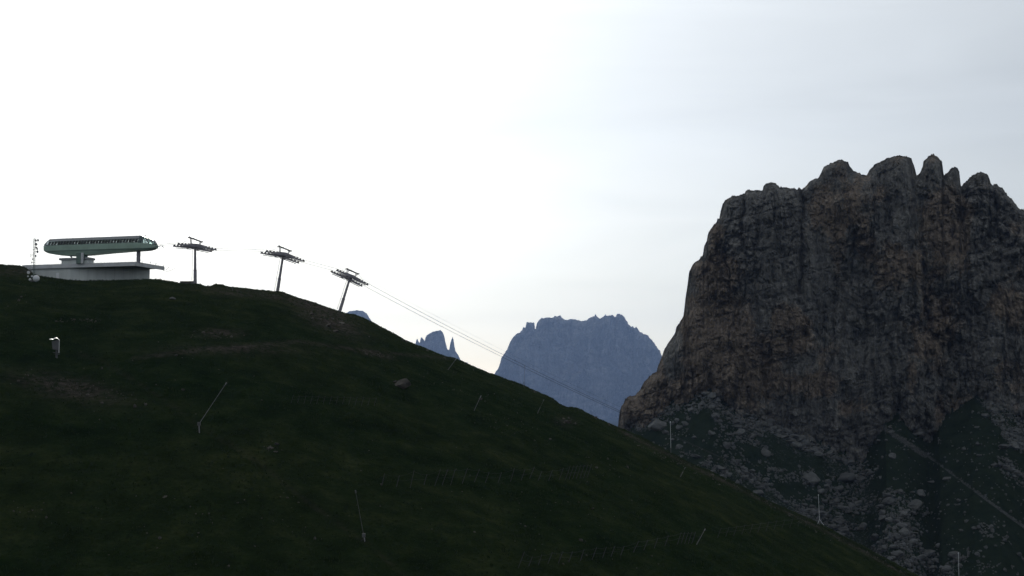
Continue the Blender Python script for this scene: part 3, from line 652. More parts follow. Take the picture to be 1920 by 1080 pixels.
# ------------------------------------------------------------------ grass tufts on the hill
nT = 42000
gph = np.concatenate([nr.uniform(-0.40, 0.34, nT), nr.uniform(-0.40, 0.34, nT // 2)]); rrT = np.interp(gph, _phi, _yR)
gr = np.concatenate([nr.uniform(185, 400, nT), rrT[nT:] - np.abs(nr.normal(0, 3.5, nT // 2)) + 1.2])
keep = gr < rrT + 2; gph = gph[keep]; gr = gr[keep]; rrT = rrT[keep]
gz = hill_z(gph, gr); gxx = gr * np.sin(gph); gyy = gr * np.cos(gph)
n = len(gph); hgt = nr.uniform(0.10, 0.34, n) * (1 + 0.5 * fbm(gxx / 8, gyy / 8, 0, 2, 4)); V = np.zeros((n, 3, 3, 3))
for b in range(3):
    a = nr.uniform(0, 2 * math.pi, n); wd = nr.uniform(0.05, 0.16, n); ln = nr.uniform(-0.25, 0.25, (n, 2))
    ox = nr.uniform(-0.25, 0.25, n); oy = nr.uniform(-0.25, 0.25, n)
    V[:, b, 0] = np.stack([gxx + ox - wd * np.cos(a), gyy + oy - wd * np.sin(a), gz - 0.08], -1)
    V[:, b, 1] = np.stack([gxx + ox + wd * np.cos(a), gyy + oy + wd * np.sin(a), gz - 0.08], -1)
    V[:, b, 2] = np.stack([gxx + ox + ln[:, 0] * hgt, gyy + oy + ln[:, 1] * hgt, gz + hgt], -1)
o = mesh_np('grass', V.reshape(-1, 3), np.arange(n * 9).reshape(-1, 3), M['blades'], smooth=False); tag(o, 'short rough alpine grass growing over the near hillside', 'grass', kind='stuff')

# ------------------------------------------------------------------ lift station
ZT = at(42, 498, 394).z
A = at_z(42, 498, ZT); B = at_z(255, 491.5, ZT); Cc = at_z(308, 500.5, ZT); D_ = A + (Cc - B) * 1.15
root = A.copy(); root.z = ZT - 7
st = thing('lift_station', root, 'green streamlined chairlift top station raised over a low grey concrete building', 'chairlift station')
def rel(p): return Vector(p) - root
ctr = (A + B + Cc + D_) / 4
def ins(p, k): d = Vector((ctr.x - p.x, ctr.y - p.y, 0)).normalized(); return Vector(p) + d * k
roof_poly = [rel(A), rel(B), rel(Cc), rel(D_)]
zt = ZT - root.z
MB().prism(roof_poly, zt - 0.55, zt).build('roof_slab', M['soffit'], st)
# fascia boards in panels round the slab
def fascia(p, q, h, n, thick=0.12, up=0.12):
    p = Vector(p); q = Vector(q); d = (q - p); L = d.length; d.normalize(); nrm = Vector((d.y, -d.x, 0))
    for i in range(n):
        a = p + d * (L * i / n + 0.015); b = p + d * (L * (i + 1) / n - 0.015)
        poly = [a + nrm * 0.003, b + nrm * 0.003, b + nrm * thick, a + nrm * thick]
        MB().prism(poly, zt - h, zt + up).build('fascia_panel', M['fascia'], st)
fascia(rel(A), rel(B), 1.0, 14); fascia(rel(B), rel(Cc), 1.0, 5)
# walls
wz = zt - 0.56
_s281 = float(ratios(281, 505)[0]); _k = (_s281 * B.y - B.x) / ((Cc.x - B.x) - _s281 * (Cc.y - B.y)); W2 = B.lerp(Cc, _k); W2 = Vector((W2.x + _s281 * 2.2, W2.y + 2.2, 0))
Mid = A.lerp(B, 0.42); dAB = (B - A).normalized(); nAB = Vector((-dAB.y, dAB.x, 0))
W0 = A + dAB * 1.5 + nAB * 0.5; Wm = Mid + nAB * 0.5; Wb = W2 + Vector((W2.x, W2.y, 0)).normalized() * 9 - dAB * 1.0; Wd = W0 + (D_ - A) * 0.8
MB().prism([rel(W0), rel(Wm), rel(W2), rel(Wb), rel(Wd)], -3.0, wz).build('wall', M['concrete'], st)
# narrow vertical render joints, long base plinth
for k in range(1, 9):
    p = Wm.lerp(W2, k / 9.0); d = (W2 - Wm).normalized(); nn = Vector((d.y, -d.x, 0))
    q = rel(p)
    MB().prism([q + nn * 0.002, q + d * 0.07 + nn * 0.002, q + d * 0.07 + nn * 0.03, q + nn * 0.03], -2.5, wz - 0.05).build('wall_joint', M['soffit'], st)
# pale door
dp = at(109.5, 520, (W0.y + Wm.y) / 2)
f = (dp.x - W0.x) / (Wm.x - W0.x); q = rel(W0.lerp(Wm, f)); d = (Wm - W0).normalized(); nn = Vector((d.y, -d.x, 0)); dz = at(109.5, 528.5, q.y + root.y).z - root.z
dd = MB().prism([q - d*0.42 + nn*0.004, q + d*0.42 + nn*0.004, q + d*0.42 + nn*0.06, q - d*0.42 + nn*0.06], dz - 0.3, dz + 2.55).build('door', M['door'], st)
MB().box((q.x + 0.28, q.y - 0.14, dz + 1.15), (q.x + 0.36, q.y - 0.07, dz + 1.25)).build('handle', M['steel_dark'], dd)
# parapet block at the left end
q = rel(A); pa = [q + dAB * 0.1 + nAB * 0.1, q + dAB * 2.4 + nAB * 0.1, q + dAB * 2.4 + nAB * 3, q + dAB * 0.1 + nAB * 3]
MB().prism([p - nAB * 0.25 for p in pa], zt - 1.75, zt - 1.02).build('parapet', M['fascia'], st)
pb = [q + dAB * 2.6 - nAB * 0.04, q + dAB * 30 - nAB * 0.04, q + dAB * 30 + nAB * 0.2, q + dAB * 2.6 + nAB * 0.2]

# upper housing in its own frame: u along AB, v across, h up
H0 = at(84, 463, 393.5); hz = H0.z
ax = dAB.copy(); ax.z = 0; ax.normalize(); ay = Vector((-ax.y, ax.x, 0))
s84 = H0.y / F
def hp(u, v, h): return rel(Vector((H0.x, H0.y, hz)) + ax * u + ay * v + Vector((0, 0, h)))
def pu(px):  # picture column -> distance along the axis
    s, _ = ratios(px, 460); s = float(s); return (s * H0.y - H0.x) / (ax.x - s * ax.y)
K = 0.149
# stations along the body: px, half width, keel h, band bottom h, window sill h, eaves h, ridge h, ridge half width
secs = [(84.5,0.7,-6,-4.5,0.3,1.8,2.2,0.4),(87,1.3,-9,-7.5,0,3.8,5.0,0.8),(92,1.8,-11.5,-9.5,0,6,9.5,0.9),(98,2.1,-14,-10,0,8.4,13.5,1.0),(112,2.2,-16.5,-10.2,0,8.7,13.8,1.1),(135,2.2,-19,-10.2,0,8.7,13.9,1.1),
        (170,2.2,-18.4,-10.2,0,8.7,14,1.1),(205,2.2,-16,-10.2,0,8.7,14,1.1),(245,2.2,-14,-10.5,0,8.7,14.2,1.1),(265,2.2,-13.5,-10.5,0,8.7,14.2,1.1),(272,2.1,-13.3,-10.5,-0.5,7.2,11.8,1.0),(280,1.9,-13,-10.5,-1.0,5.0,9.0,0.9),(288,1.5,-11.5,-10,-2.0,2.2,5.0,0.7),(293.5,0.9,-9.5,-9,-4.0,-2.6,-1.5,0.4)]
US = [pu(s[0]) for s in secs]
def loft(rows_fn, i0, i1, name, mat, close=True):
    mb = MB(); n = None; rings = []
    for i in range(i0, i1 + 1):
        ring = [hp(US[i], v, h * K) for v, h in rows_fn(secs[i])]; rings.append(ring); n = len(ring)
    vs = [v for r_ in rings for v in r_]; fs = []
    for k in range(len(rings) - 1):
        for j in range(n if close else n - 1): fs.append((k*n+j, k*n+(j+1) % n, (k+1)*n+(j+1) % n, (k+1)*n+j))
    if close: fs += [tuple(range(n)), tuple(range((len(rings)-1)*n, len(rings)*n))]
    mb.add(vs, fs); return mb.build(name, mat, st)
last = len(secs) - 1
loft(lambda s: [(-s[1], s[4]), (-s[1]*1.02, s[4]-1), (-s[1]*1.0, s[3]+0.6), (s[1]*1.0, s[3]+0.6), (s[1]*1.02, s[4]-1), (s[1], s[4])], 0, last, 'green_body', M['green'])
loft(lambda s: [(-s[1]*0.985, s[3]+0.6), (-s[1]*0.985, s[3]), (s[1]*0.985, s[3]), (s[1]*0.985, s[3]+0.6)], 0, last, 'body_seam', M['green_dark'])
loft(lambda s: [(-s[1]*0.93, s[3]), (-s[1]*0.72, s[2]), (s[1]*0.72, s[2]), (s[1]*0.93, s[3])], 0, last, 'keel', M['green'])
def lerp_roof(s, f):  # point on the sloping side between sill (f=0) and ridge (f=1)
    return (s[1] * 0.97 + (s[7] - s[1] * 0.97) * f, s[4] + (s[6] - s[4]) * f)
RF = 9
loft(lambda s: [(-(s[1]*0.97 + (s[7]-s[1]*0.97)*0.62)-0.05, s[5]), (-s[7], s[6]), (s[7], s[6]), ((s[1]*0.97 + (s[7]-s[1]*0.97)*0.62)+0.05, s[5]), (s[7]*0.9, s[5]+0.2), (-s[7]*0.9, s[5]+0.2)], 3, RF, 'roof', M['roof'])
# sill rail + windows on both long sides
u0, u1 = US[3], US[RF]; nw = 30; hs, he = 0.0, 8.7 * K; hv0, hv1 = 2.2 * 0.97, 2.2 * 0.97 + (1.1 - 2.2 * 0.97) * 0.62
for side in (-1, 1):
    MB().box((u0, -0.06, -0.02), (u1, 0.10, 0.14), Matrix.Identity(4)).build('tmp', M['green_dark']) if False else None
    mb = MB(); pts = [hp(u0, side * hv0, 0.06), hp(u1, side * hv0, 0.06)]; mb.tube(pts[0], pts[1], 0.10, 0.10, 6); mb.build('window_sill', M['green_dark'], st)
    for i in range(nw):
        ua = u0 + (u1 - u0) * i / nw; ub = u0 + (u1 - u0) * (i + 1) / nw
        mb = MB(); g_ = 0.10
        a = hp(ua + g_, side * (hv0 + 0.01), 0.16); b = hp(ub - g_, side * (hv0 + 0.01), 0.16); c = hp(ub - g_, side * (hv1 + 0.01), he - 0.02); d4 = hp(ua + g_, side * (hv1 + 0.01), he - 0.02)
        off = ay * (side * 0.03)
        mb.add([a, b, c, d4, a + off, b + off, c + off, d4 + off], [(0,1,2,3),(7,6,5,4),(0,4,5,1),(1,5,6,2),(2,6,7,3),(3,7,4,0)])
        pn = mb.build('window', M['glass'], st)
    for i in range(nw + 1):
        ua = u0 + (u1 - u0) * i / nw
        MB().tube(hp(ua, side * hv0, 0.05), hp(ua, side * hv1, he), 0.075, 0.075, 4).build('mullion', M['green_dark'], st)
# machinery inside: haul wheel, carriage beams with braces (blocks part of the view through)
mb = MB(); mb.prism([hp(u0 + 0.5, -0.9, 0), hp(u1 - 1.0, -0.9, 0), hp(u1 - 1.0, 1.3, 0), hp(u0 + 0.5, 1.3, 0)], hz - root.z - 0.4, hz - root.z + 0.05); mb.build('machine_deck', M['steel_dark'], st)
mb = MB(); nb = 34
for i in range(nb):
    ua = u0 + 1 + (u1 - u0 - 2) * i / nb; ub = ua + (u1 - u0 - 2) / nb
    mb.tube(hp(ua, 1.2, 0.25), hp((ua + ub) / 2, 1.2, 1.25), 0.09, 0.09, 4); mb.tube(hp((ua + ub) / 2, 1.2, 1.25), hp(ub, 1.2, 0.25), 0.09, 0.09, 4)
mb.build('drive_truss', M['steel_dark'], st)
for u_, r_ in ((5.5, 1.0), (9.0, 0.6), (12.2, 0.8)):
    MB().tube(hp(u_, -0.2, 0.05), hp(u_, -0.2, 1.1), r_*0.8, r_*0.8, 12).build('machine_housing', M['steel_dark'], st)
# rounded glazed front end (right) and tail (left): panes between ribs
def end_glaze(ids, name):
    for i in ids:
        for side in (-1, 1):
            s0, s1 = secs[i], secs[i + 1]; e0 = (s0[1]*0.97, s0[4]); t0 = (s0[7], s0[6]); e1 = (s1[1]*0.97, s1[4]); t1 = (s1[7], s1[6])
            a = hp(US[i] + .04, side*e0[0], e0[1]*K); b = hp(US[i+1] - .04, side*e1[0], e1[1]*K); c = hp(US[i+1] - .04, side*t1[0], t1[1]*K); d4 = hp(US[i] + .04, side*t0[0], t0[1]*K)
            off = ay * (side * 0.03)
            MB().add([a, b, c, d4, a + off, b + off, c + off, d4 + off], [(0,1,2,3),(7,6,5,4),(0,4,5,1),(1,5,6,2),(2,6,7,3),(3,7,4,0)]).build('end_window', M['glass'], st)
            mb = MB(); mb.tube(a, d4, 0.05, 0.05, 4); mb.tube(a.lerp(b, 0.5), d4.lerp(c, 0.5), 0.035, 0.035, 4); mb.tube(d4, c, 0.07, 0.07, 4); mb.tube(a.lerp(d4, 0.5), b.lerp(c, 0.5), 0.03, 0.03, 4); mb.build('end_rib', M['roof'], st)
        s0, s1 = secs[i], secs[i+1]
        a = hp(US[i] + .04, -s0[7], s0[6]*K); b = hp(US[i+1] - .04, -s1[7], s1[6]*K); c = hp(US[i+1] - .04, s1[7], s1[6]*K); d4 = hp(US[i] + .04, s0[7], s0[6]*K)
        up = Vector((0, 0, 0.03)); MB().add([a, b, c, d4, a+up, b+up, c+up, d4+up], [(0,1,2,3),(7,6,5,4),(0,4,5,1),(1,5,6,2),(2,6,7,3),(3,7,4,0)]).build('end_window', M['glass'], st)
end_glaze(range(RF, last), 'end'); end_glaze(range(0, 3), 'tail')
# dark inner bulkhead at the front end, little bracket and antenna
MB().tube(hp(pu(262), 0, 0.0), hp(pu(266), 0, 1.6), 0.9, 0.4, 8).build('bulkhead', M['green_dark'], st)
MB().path([hp(pu(266), 0, 14.2*K), hp(pu(272), 0, 12.9*K + .35), hp(pu(281), 0, 10.6*K + .2)], 0.035, 4).tube(hp(pu(272.5), 0, 13*K), hp(pu(272.5), 0, 16.5*K), 0.05).build('roof_antenna', M['steel_dark'], st)
# rope guide arm at the nose
MB().path([hp(pu(293), -0.6, -7.5*K), hp(pu(298), -0.6, -7.0*K), hp(pu(303), -0.6, -5.9*K), hp(pu(306), -0.6, -6.2*K), hp(pu(309), -0.6, -8.8*K)], 0.11, 6).build('rope_guide', M['steel'], st)
MB().path([hp(pu(294), 0.8, -8.5*K), hp(pu(300), 0.8, -9.3*K), hp(pu(306), 0.8, -9.6*K)], 0.04, 4).build('rope_guide', M['steel'], st)
# supports
def at_wall(px, py): return at(px, py, B.y)
uc = pu(158); zr = zt - (hz - root.z)
MB().prism([hp(uc - 1.25, -1.9, 0), hp(uc + 0.9, -1.9, 0), hp(uc + 0.9, 0.5, 0), hp(uc - 1.25, 0.5, 0)], zt, hz - root.z - 15*K).build('main_pillar', M['green_dark'], st, bevel=0.05)
MB().prism([hp(uc + 0.5, -2.25, 0), hp(uc + 1.15, -2.25, 0), hp(uc + 1.15, -1.92, 0), hp(uc + 0.5, -1.92, 0)], zt, hz - root.z - 15*K).build('pillar_duct', M['fascia'], st)
MB().prism([hp(pu(117), -1.6, 0), hp(pu(173), -1.6, 0), hp(pu(173), 1.8, 0), hp(pu(117), 1.8, 0)], zt + 1.15, zt + 1.75).build('machine_platform', M['roof'], st, bevel=0.1)
MB().prism([hp(pu(121), -1.3, 0), hp(pu(171), -1.3, 0), hp(pu(171), 1.5, 0), hp(pu(121), 1.5, 0)], zt, zt + 1.15).build('machine_room', M['concrete'], st)
MB().tube(hp(pu(133), -0.3, -18*K), hp(pu(139), -0.3, -25.5*K), 0.2, 0.2, 8).build('brace', M['green_dark'], st)
ub = (B - Vector((H0.x, H0.y, B.z))).dot(ax); vb = (B - Vector((H0.x, H0.y, B.z))).dot(ay)
ucl = pu(260)
MB().prism([hp(ucl - 0.42, vb + 0.9, 0), hp(ucl + 0.42, vb + 0.9, 0), hp(ucl + 0.42, vb + 1.6, 0), hp(ucl - 0.42, vb + 1.6, 0)], zt, hz - root.z - 13.2*K).build('front_pillar', M['steel'], st)
# railing on the flat roof
pr0, pr1 = rel(A) + dAB * 5, rel(B)
for (a, b, n) in ((rel(A) + dAB * 6 + nAB * 6, rel(B) - dAB * 1.5 + nAB * 6, 26), (rel(B) + (Cc - B) * 0.12 + nAB * 0.2, rel(Cc) - (Cc - B) * 0.03, 9)):
    mb = MB()
    a = Vector((a.x, a.y, zt)); b = Vector((b.x, b.y, zt))
    for h in (0.55, 1.05): mb.tube(a + Vector((0, 0, h)), b + Vector((0, 0, h)), 0.022, 0.022, 4)
    rl = mb.build('handrail', M['steel'], st)
    for i in range(n + 1):
        p = a.lerp(b, i / n); MB().tube(p, p + Vector((0, 0, 1.05)), 0.025, 0.025, 4).build('rail_post', M['steel'], st)
# bent catch arms at the roof end
for (x0, y0, x1, y1) in ((281,494,283,490),(289,499,294,494),(303,503,307,497),(311,506,317,500.5)):
    Yc = Cc.y - 1.0; a = rel(at(x0, y0, Yc)); b = rel(at(x1, y1, Yc)); MB().tube(a, b, 0.06, 0.06, 5).build('catch_arm', M['steel_dark'], st)
pts = [rel(at(x, y, Cc.y - 1.0)) for x, y in ((306,507.5),(312,508.8),(318,508),(324,505),(329,502.5))]
MB().path(pts, 0.05, 5).build('catch_arm', M['steel'], st)
for (x, y) in ((281,491.5),(329,502.2)):
    pass

# ------------------------------------------------------------------ radio mast beside the building
mb_base = hit(64, 527); mb_base.y -= 0.5
mY = mb_base.y
mast = thing('radio_mast', mb_base, 'slim lattice radio mast hung with small dishes at the left of the station', 'radio mast')
def mrel(px, py, dy=0.0): return at(px, py, mY + dy) - mb_base
for sx in (-0.16, 0.16):
    MB().tube(mrel(64, 527) + Vector((sx, 0, -0.5)), mrel(64.6, 447) + Vector((sx, 0, 0)), 0.065, 0.065, 6).build('mast_pole', M['green_dark'], mast)
mb = MB(); a0 = mrel(64, 527); a1 = mrel(64.6, 447)
for i in range(24):
    p = a0.lerp(a1, i / 24); q = a0.lerp(a1, (i + 1) / 24); sgn = 0.16 if i % 2 else -0.16
    mb.tube(p + Vector((sgn, 0, 0)), q - Vector((sgn, 0, 0)), 0.025, 0.025, 4)
mb.build('lattice', M['steel_dark'], mast)
MB().tube(mrel(64.8, 447), mrel(68, 442.5), 0.03, 0.02, 4).build('whip_antenna', M['steel'], mast)
MB().tube(mrel(64.6, 447), mrel(66, 434), 0.012, 0.008, 4).build('whip_antenna', M['steel'], mast)
def dish(px, py, rpx, az, mat, dome=False, arm=True):
    c = mrel(px, py, -0.35); r_ = rpx * 0.148
    Mx = Matrix.Translation(c) @ Matrix.Rotation(R(az), 4, 'Z') @ Matrix.Rotation(R(90), 4, 'X')
    prof = [(0.02, -r_*0.35), (r_*0.7, -r_*0.18), (r_, 0), (r_, r_*0.25), (r_*0.8, r_*0.55), (r_*0.3, r_*0.75), (0.02, r_*0.8)] if dome else [(0.03, -r_*0.45), (r_*0.6, -r_*0.3), (r_*0.95, 0), (r_, r_*0.18), (r_*0.9, r_*0.2), (0.02, r_*0.12)]
    d_ = MB().lathe(prof, Mx, 16).build('dish', mat, mast, smooth=True)
    pole = a0.lerp(a1, np.clip((527 - py) / 80.0, 0, 1)); MB().tube(c, pole, 0.04, 0.04, 4).build('dish_arm', M['steel_dark'], mast)
for (x, y, r_, az) in ((67,451,1.8,60),(71,450.5,2.2,75),(67.5,458,2.4,50),(68,464,1.6,60),(69.5,466.5,2.2,80),(70,472,2.2,60),(63,474,2.2,-70),(67,480,1.6,70),(61,486,1.9,-60),(59.5,492,1.8,-80),(60,478,1.3,-70)):
    dish(x, y, r_, az, M['steel'])
for (x, y, r_, az) in ((53.5,511,2.6,-10),(56.5,524,2.2,0),(52.5,518,1.4,-20),(60,518,1.6,10)): dish(x, y, r_, az, M['alu'])
dish(68, 522, 5.3, 8, M['white'], True)
MB().path([mrel(60, 497, -.5), mrel(60.5, 500, -.5), mrel(58, 505, -.5)], 0.06, 5).build('feed_cable', M['white'], mast)
for (x0, x1, y) in ((56,62,482),(59,63,468)): MB().tube(mrel(x0, y, -.3), mrel(x1 + 2, y, -.3), 0.03, 0.03, 4).build('side_antenna', M['steel_dark'], mast)
for x, y in ((57,479),(58.5,478)): MB().tube(mrel(x, y + 3, -.3), mrel(x - 1, y - 3, -.3), 0.03, 0.03, 4).build('side_antenna', M['steel_dark'], mast)
MB().box((-0.7, -0.5, -0.8), (0.7, 0.5, 0.15)).build('mast_footing', M['steel_dark'], mast)

# ------------------------------------------------------------------ lift towers and ropes
LD = Vector((0.885, 0.465, 0)).normalized(); LP = Vector((-LD.y, LD.x, 0))
lz = math.atan2(LD.y, LD.x)
wheel_me = None
def tower(bx, by, hx, hy, pl, pr_, label, frame_pitch, wl_, wr_):
    global wheel_me
    base = hit(bx, by + 1); rdg = float(np.interp(math.atan2(base.x, base.y), _phi, _yR)); sY = rdg * math.cos(math.atan2(base.x, base.y))
    base = at(bx, by, sY)
    T = thing('lift_tower', base, label, 'lift tower', 'towers carrying the chairlift ropes down the hill', lz)
    head = at(hx, hy, base.y); d = head - base
    X = d.x / LD.x; Hh = d.z; tau = math.atan2(X, Hh); L = math.hypot(X, Hh)
    Mt = Matrix.Rotation(tau, 4, 'Y')
    def P(x, y, z): return Mt @ Vector((x, y, z))
    l1 = L * 0.40
    MB().tube(P(0,0,-0.8), P(0,0,l1), 0.50, 0.44, 12).build('lower_shaft', M['steel'], T, smooth=False)
    MB().tube(P(0,0,l1), P(0,0,L - 0.2), 0.38, 0.32, 12).build('upper_shaft', M['steel'], T)
    MB().tube(P(0,0,l1 - 0.08), P(0,0,l1 + 0.08), 0.52, 0.52, 12).build('flange', M['steel_dark'], T)
    MB().box((-0.95, -0.95, -1.2), (0.95, 0.95, 0.35)).build('footing', M['fascia'], T, bevel=0.05)
    # ladder on the left of the shaft
    mb = MB(); mb.tube(P(-0.95, 0.15, 0.2), P(-0.75, 0.15, L - 0.5), 0.03, 0.03, 4); mb.tube(P(-0.95, -0.2, 0.2), P(-0.75, -0.2, L - 0.5), 0.03, 0.03, 4)
    for i in range(26):
        z = 0.5 + (L - 1.2) * i / 26; mb.tube(P(-0.93, 0.15, z), P(-0.93, -0.2, z), 0.02, 0.02, 4)
    mb.build('ladder', M['steel'], T)
    MB().box((-0.32, -2.75, -0.30), (0.32, 2.75, 0.30), Mt @ Matrix.Translation((0, 0, L))).build('crossarm', M['steel'], T, bevel=0.04)
    tips = []
    for side in (-1, 1):
        y = side * 2.35
        pts = {}
        for sg, pitch, ln in ((-1, pl, wl_), (1, pr_, wr_)):
            a = R(pitch); rope0 = Vector((X, y, Hh + 0.35))
            dr = Vector((math.cos(a) * sg, 0, -math.sin(a) * sg))
            up = Vector((math.sin(a), 0, math.cos(a)))
            end = rope0 + dr * ln; pts[sg] = end
            nwh = 6
            for i in range(nwh):
                c = rope0 + dr * (ln * (i + 0.55) / nwh) + up * 0.0
                o = bpy.data.objects.new('sheave', wheel_me) if wheel_me else MB().tube((0, -0.09, 0), (0, 0.09, 0), 0.29, 0.29, 14).build('sheave', M['rubber'])
                if wheel_me is None: wheel_me = o.data
                else: C.objects.link(o)
                o.parent = T; o.location = c
            # tapering support beam: deep near the tower, thin at the tip
            p0 = rope0 - up * 0.1; p1 = end - up * 0.2
            h0, h1 = 0.95, 0.24
            vs = []
            for p, hh in ((p0, h0), (rope0 + dr * ln * 0.55 - up * 0.2, 0.52), (p1, h1)):
                for yy in (-0.13, 0.13):
                    vs += [p + Vector((0, yy, 0)) + up * hh * 0.5, p + Vector((0, yy, 0)) - up * hh * 0.5]
            fs = []
            for k in range(2):
                q = k * 4; fs += [(q, q+4, q+5, q+1), (q+2, q+3, q+7, q+6), (q, q+2, q+6, q+4), (q+1, q+5, q+7, q+3)]
            fs += [(0,1,3,2), (8,10,11,9)]
            MB().add(vs, fs).build('sheave_beam', M['steel'], T)
            mb = MB()      # catwalk below with thin hand rail
            w0 = rope0 + dr * 0.4 - up * 0.75; w1 = rope0 + dr * (ln * 0.86) - up * 0.62
            off = Vector((0, 0.45 * side, 0))
            mb.tube(w0 + off, w1 + off, 0.06, 0.05, 4); mb.tube(w0 - off * 0.2, w1 - off * 0.2, 0.05, 0.05, 4)
            for i in range(6):
                q = w0.lerp(w1, i / 5.0); mb.tube(q + off, q - off * 0.2, 0.035, 0.035, 4)
            mb.build('catwalk', M['steel_dark'], T)
            mb = MB()
            hr0 = rope0 + dr * (ln * 0.45) + off; hr1 = rope0 + dr * (ln * 0.98) + off
            mb.tube(hr0 + up * 0.75, hr1 + up * 0.75, 0.018, 0.018, 4)
            for i in range(5):
                q = hr0.lerp(hr1, i / 4.0); mb.tube(q - up * 0.4, q + up * 0.75, 0.018, 0.018, 4)
            mb.build('catwalk_rail', M['steel'], T)
            MB().tube(rope0 + dr * 0.4 - up * 0.2, rope0 + dr * 1.9 - up * 0.75, 0.16, 0.10, 6).build('rocker', M['steel_dark'], T)
        tips.append(pts)
    # lifting frame above the head
    a = R(frame_pitch); fx = Vector((math.cos(a), 0, -math.sin(a))); fu = Vector((math.sin(tau) , 0, math.cos(tau)))
    hc = Vector((X, 0, Hh)); t0 = hc - fx * 1.35 + fu * 2.15; t1 = hc + fx * 1.75 + fu * 2.15
    for y in (-0.5, 0.5):
        o_ = Vector((0, y, 0))
        MB().tube(t0 - fx * 0.5 + o_, t1 + fx * 0.35 + o_, 0.11, 0.11, 6).build('lifting_beam', M['steel'], T)
        MB().tube(t0 + o_, t0 + o_ - fu * 2.1 + fx * 0.25, 0.10, 0.12, 6).build('frame_post', M['steel'], T)
        MB().tube(t1 + o_ - fx * 0.2, t1 + o_ - fu * 2.0 - fx * 0.45, 0.10, 0.12, 6).build('frame_post', M['steel'], T)
    for t in (t0 - fx * 0.45, t1 + fx * 0.3, t0 + fx * 0.75): MB().tube(t + Vector((0, -0.75, 0)), t + Vector((0, 0.75, 0)), 0.17, 0.17, 8).build('frame_pulley', M['steel_dark'], T)
    mb = MB()
    for side, pts in zip((-1, 1), tips):
        yo = Vector((0, side * 0.5, 0))
        mb.tube(t0 + yo, hc + (pts[-1] - hc) * 0.72 + Vector((0, 0, 0.3)), 0.018, 0.018, 4); mb.tube(t1 + yo, hc + (pts[1] - hc) * 0.8 + Vector((0, 0, 0.3)), 0.03, 0.03, 4)
    mb.build('guy_wire', M['steel'], T)
    bpy.context.view_layer.update()
    W = T.matrix_world
    Wm_ = Matrix.Translation(base) @ Matrix.Rotation(lz, 4, 'Z')
    return [[Wm_ @ (tips[k][-1] + Vector((0, 0, 0.30))), Wm_ @ Vector((X, (-1, 1)[k] * 2.35, Hh + 0.66)), Wm_ @ (tips[k][1] + Vector((0, 0, 0.30)))] for k in (0, 1)]
t1 = tower(366, 536, 366, 463.5, 0.5, 10, 'upright lift tower nearest the station, on a concrete block', 17, 5.6, 5.6)
t2 = tower(519.5, 551.5, 530, 479, 5, 18, 'lift tower in the middle of the three, tilting slightly right', 19, 6.0, 6.0)
t3 = tower(636, 587, 655, 520.5, 18.5, 25, 'lift tower tilting most, lowest on the hill crest', 21, 5.4, 5.4)
# ropes
s_st = [Vector((H0.x, H0.y, hz)) + ax * US[-2] + ay * v + Vector((0, 0, -5 * K)) for v in (-1.2, 1.2)]
for k, lab in ((0, 'steel haul rope on the near side of the lift towers, running down right'), (1, 'steel haul rope on the far side of the lift towers, running down right')):
    far = at_z(1166, 776, -0.9) if False else None
    P3 = t3[k][2]
    # straight on in plan, down to the right
    sx_, ex_ = ratios(1166, 772 + 3 * k); sx_ = float(sx_); ex_ = float(ex_)
    kk = (sx_ * P3.y - P3.x) / (LD.x - sx_ * LD.y); E = Vector((P3.x + LD.x * kk, P3.y + LD.y * kk, 0)); E.z = ex_ * E.y
    pts = [s_st[k], t1[k][0], t1[k][1], t1[k][2], t2[k][0], t2[k][1], t2[k][2], t3[k][0], t3[k][1], P3]
    dirv = E - P3
    Lh = dirv.length
    for i in range(1, 33):
        t = i / 20.0; q = P3 + dirv * t; q.z += -3.0 * (t * (1 - t)) * 1.2 if t < 1 else 3.6 * (t - 1)
        pts.append(q)
    root_p = pts[0].copy()
    o = MB().path([p - root_p for p in pts], 0.048, 6).build('haul_rope', M['cable']); o.location = root_p; tag(o, lab, 'haul rope', 'haul ropes of the chairlift')
# signal line over the towers, top station to tower frames
pts = []
for tt in (t1, t2, t3): pts.append((tt[0][1] + tt[1][1]) / 2 + Vector((0, 0, 1.7)))
rp_ = pts[0].copy(); fin = (t3[0][2] + t3[1][2]) / 2 + (dirv * 1.0) + Vector((0, 0, 1.2))
seq = [pts[0], pts[0].lerp(pts[1], 0.5) - Vector((0, 0, 0.6)), pts[1], pts[1].lerp(pts[2], 0.5) - Vector((0, 0, 0.5)), pts[2]]
for i in range(1, 21): t = i / 20; q = pts[2].lerp(fin, t); q.z -= 14 * t * (1 - t) * 0.25; seq.append(q)
o = MB().path([p - rp_ for p in seq], 0.018, 4).build('signal_cable', M['cable']); o.location = rp_; tag(o, 'thin signal cable strung over the tops of the lift towers', 'cable')

# concrete block and low box by tower 1, ridge post
b0 = at(356, 538, 390.5)
o = MB().prism([(-2.6, -0.9), (1.6, -0.9), (1.6, 1.6), (-2.6, 1.6)], -1.0, 1.55).build('concrete_block', M['brown_boulder'], bevel=0.06); o.location = b0; tag(o, 'low mossy concrete block behind the first lift tower foot', 'concrete block')
p = hit(436, 545); T = thing('marker_post', p, 'short dark marker post on the crest between the first two lift towers', 'marker post')
MB().tube((0, 0, -0.3), (0, 0, 1.25), 0.07, 0.06, 6).build('post', M['steel_dark'], T); MB().tube((0, 0, 1.2), (0, 0, 1.32), 0.09, 0.09, 6).build('post_cap', M['steel'], T)

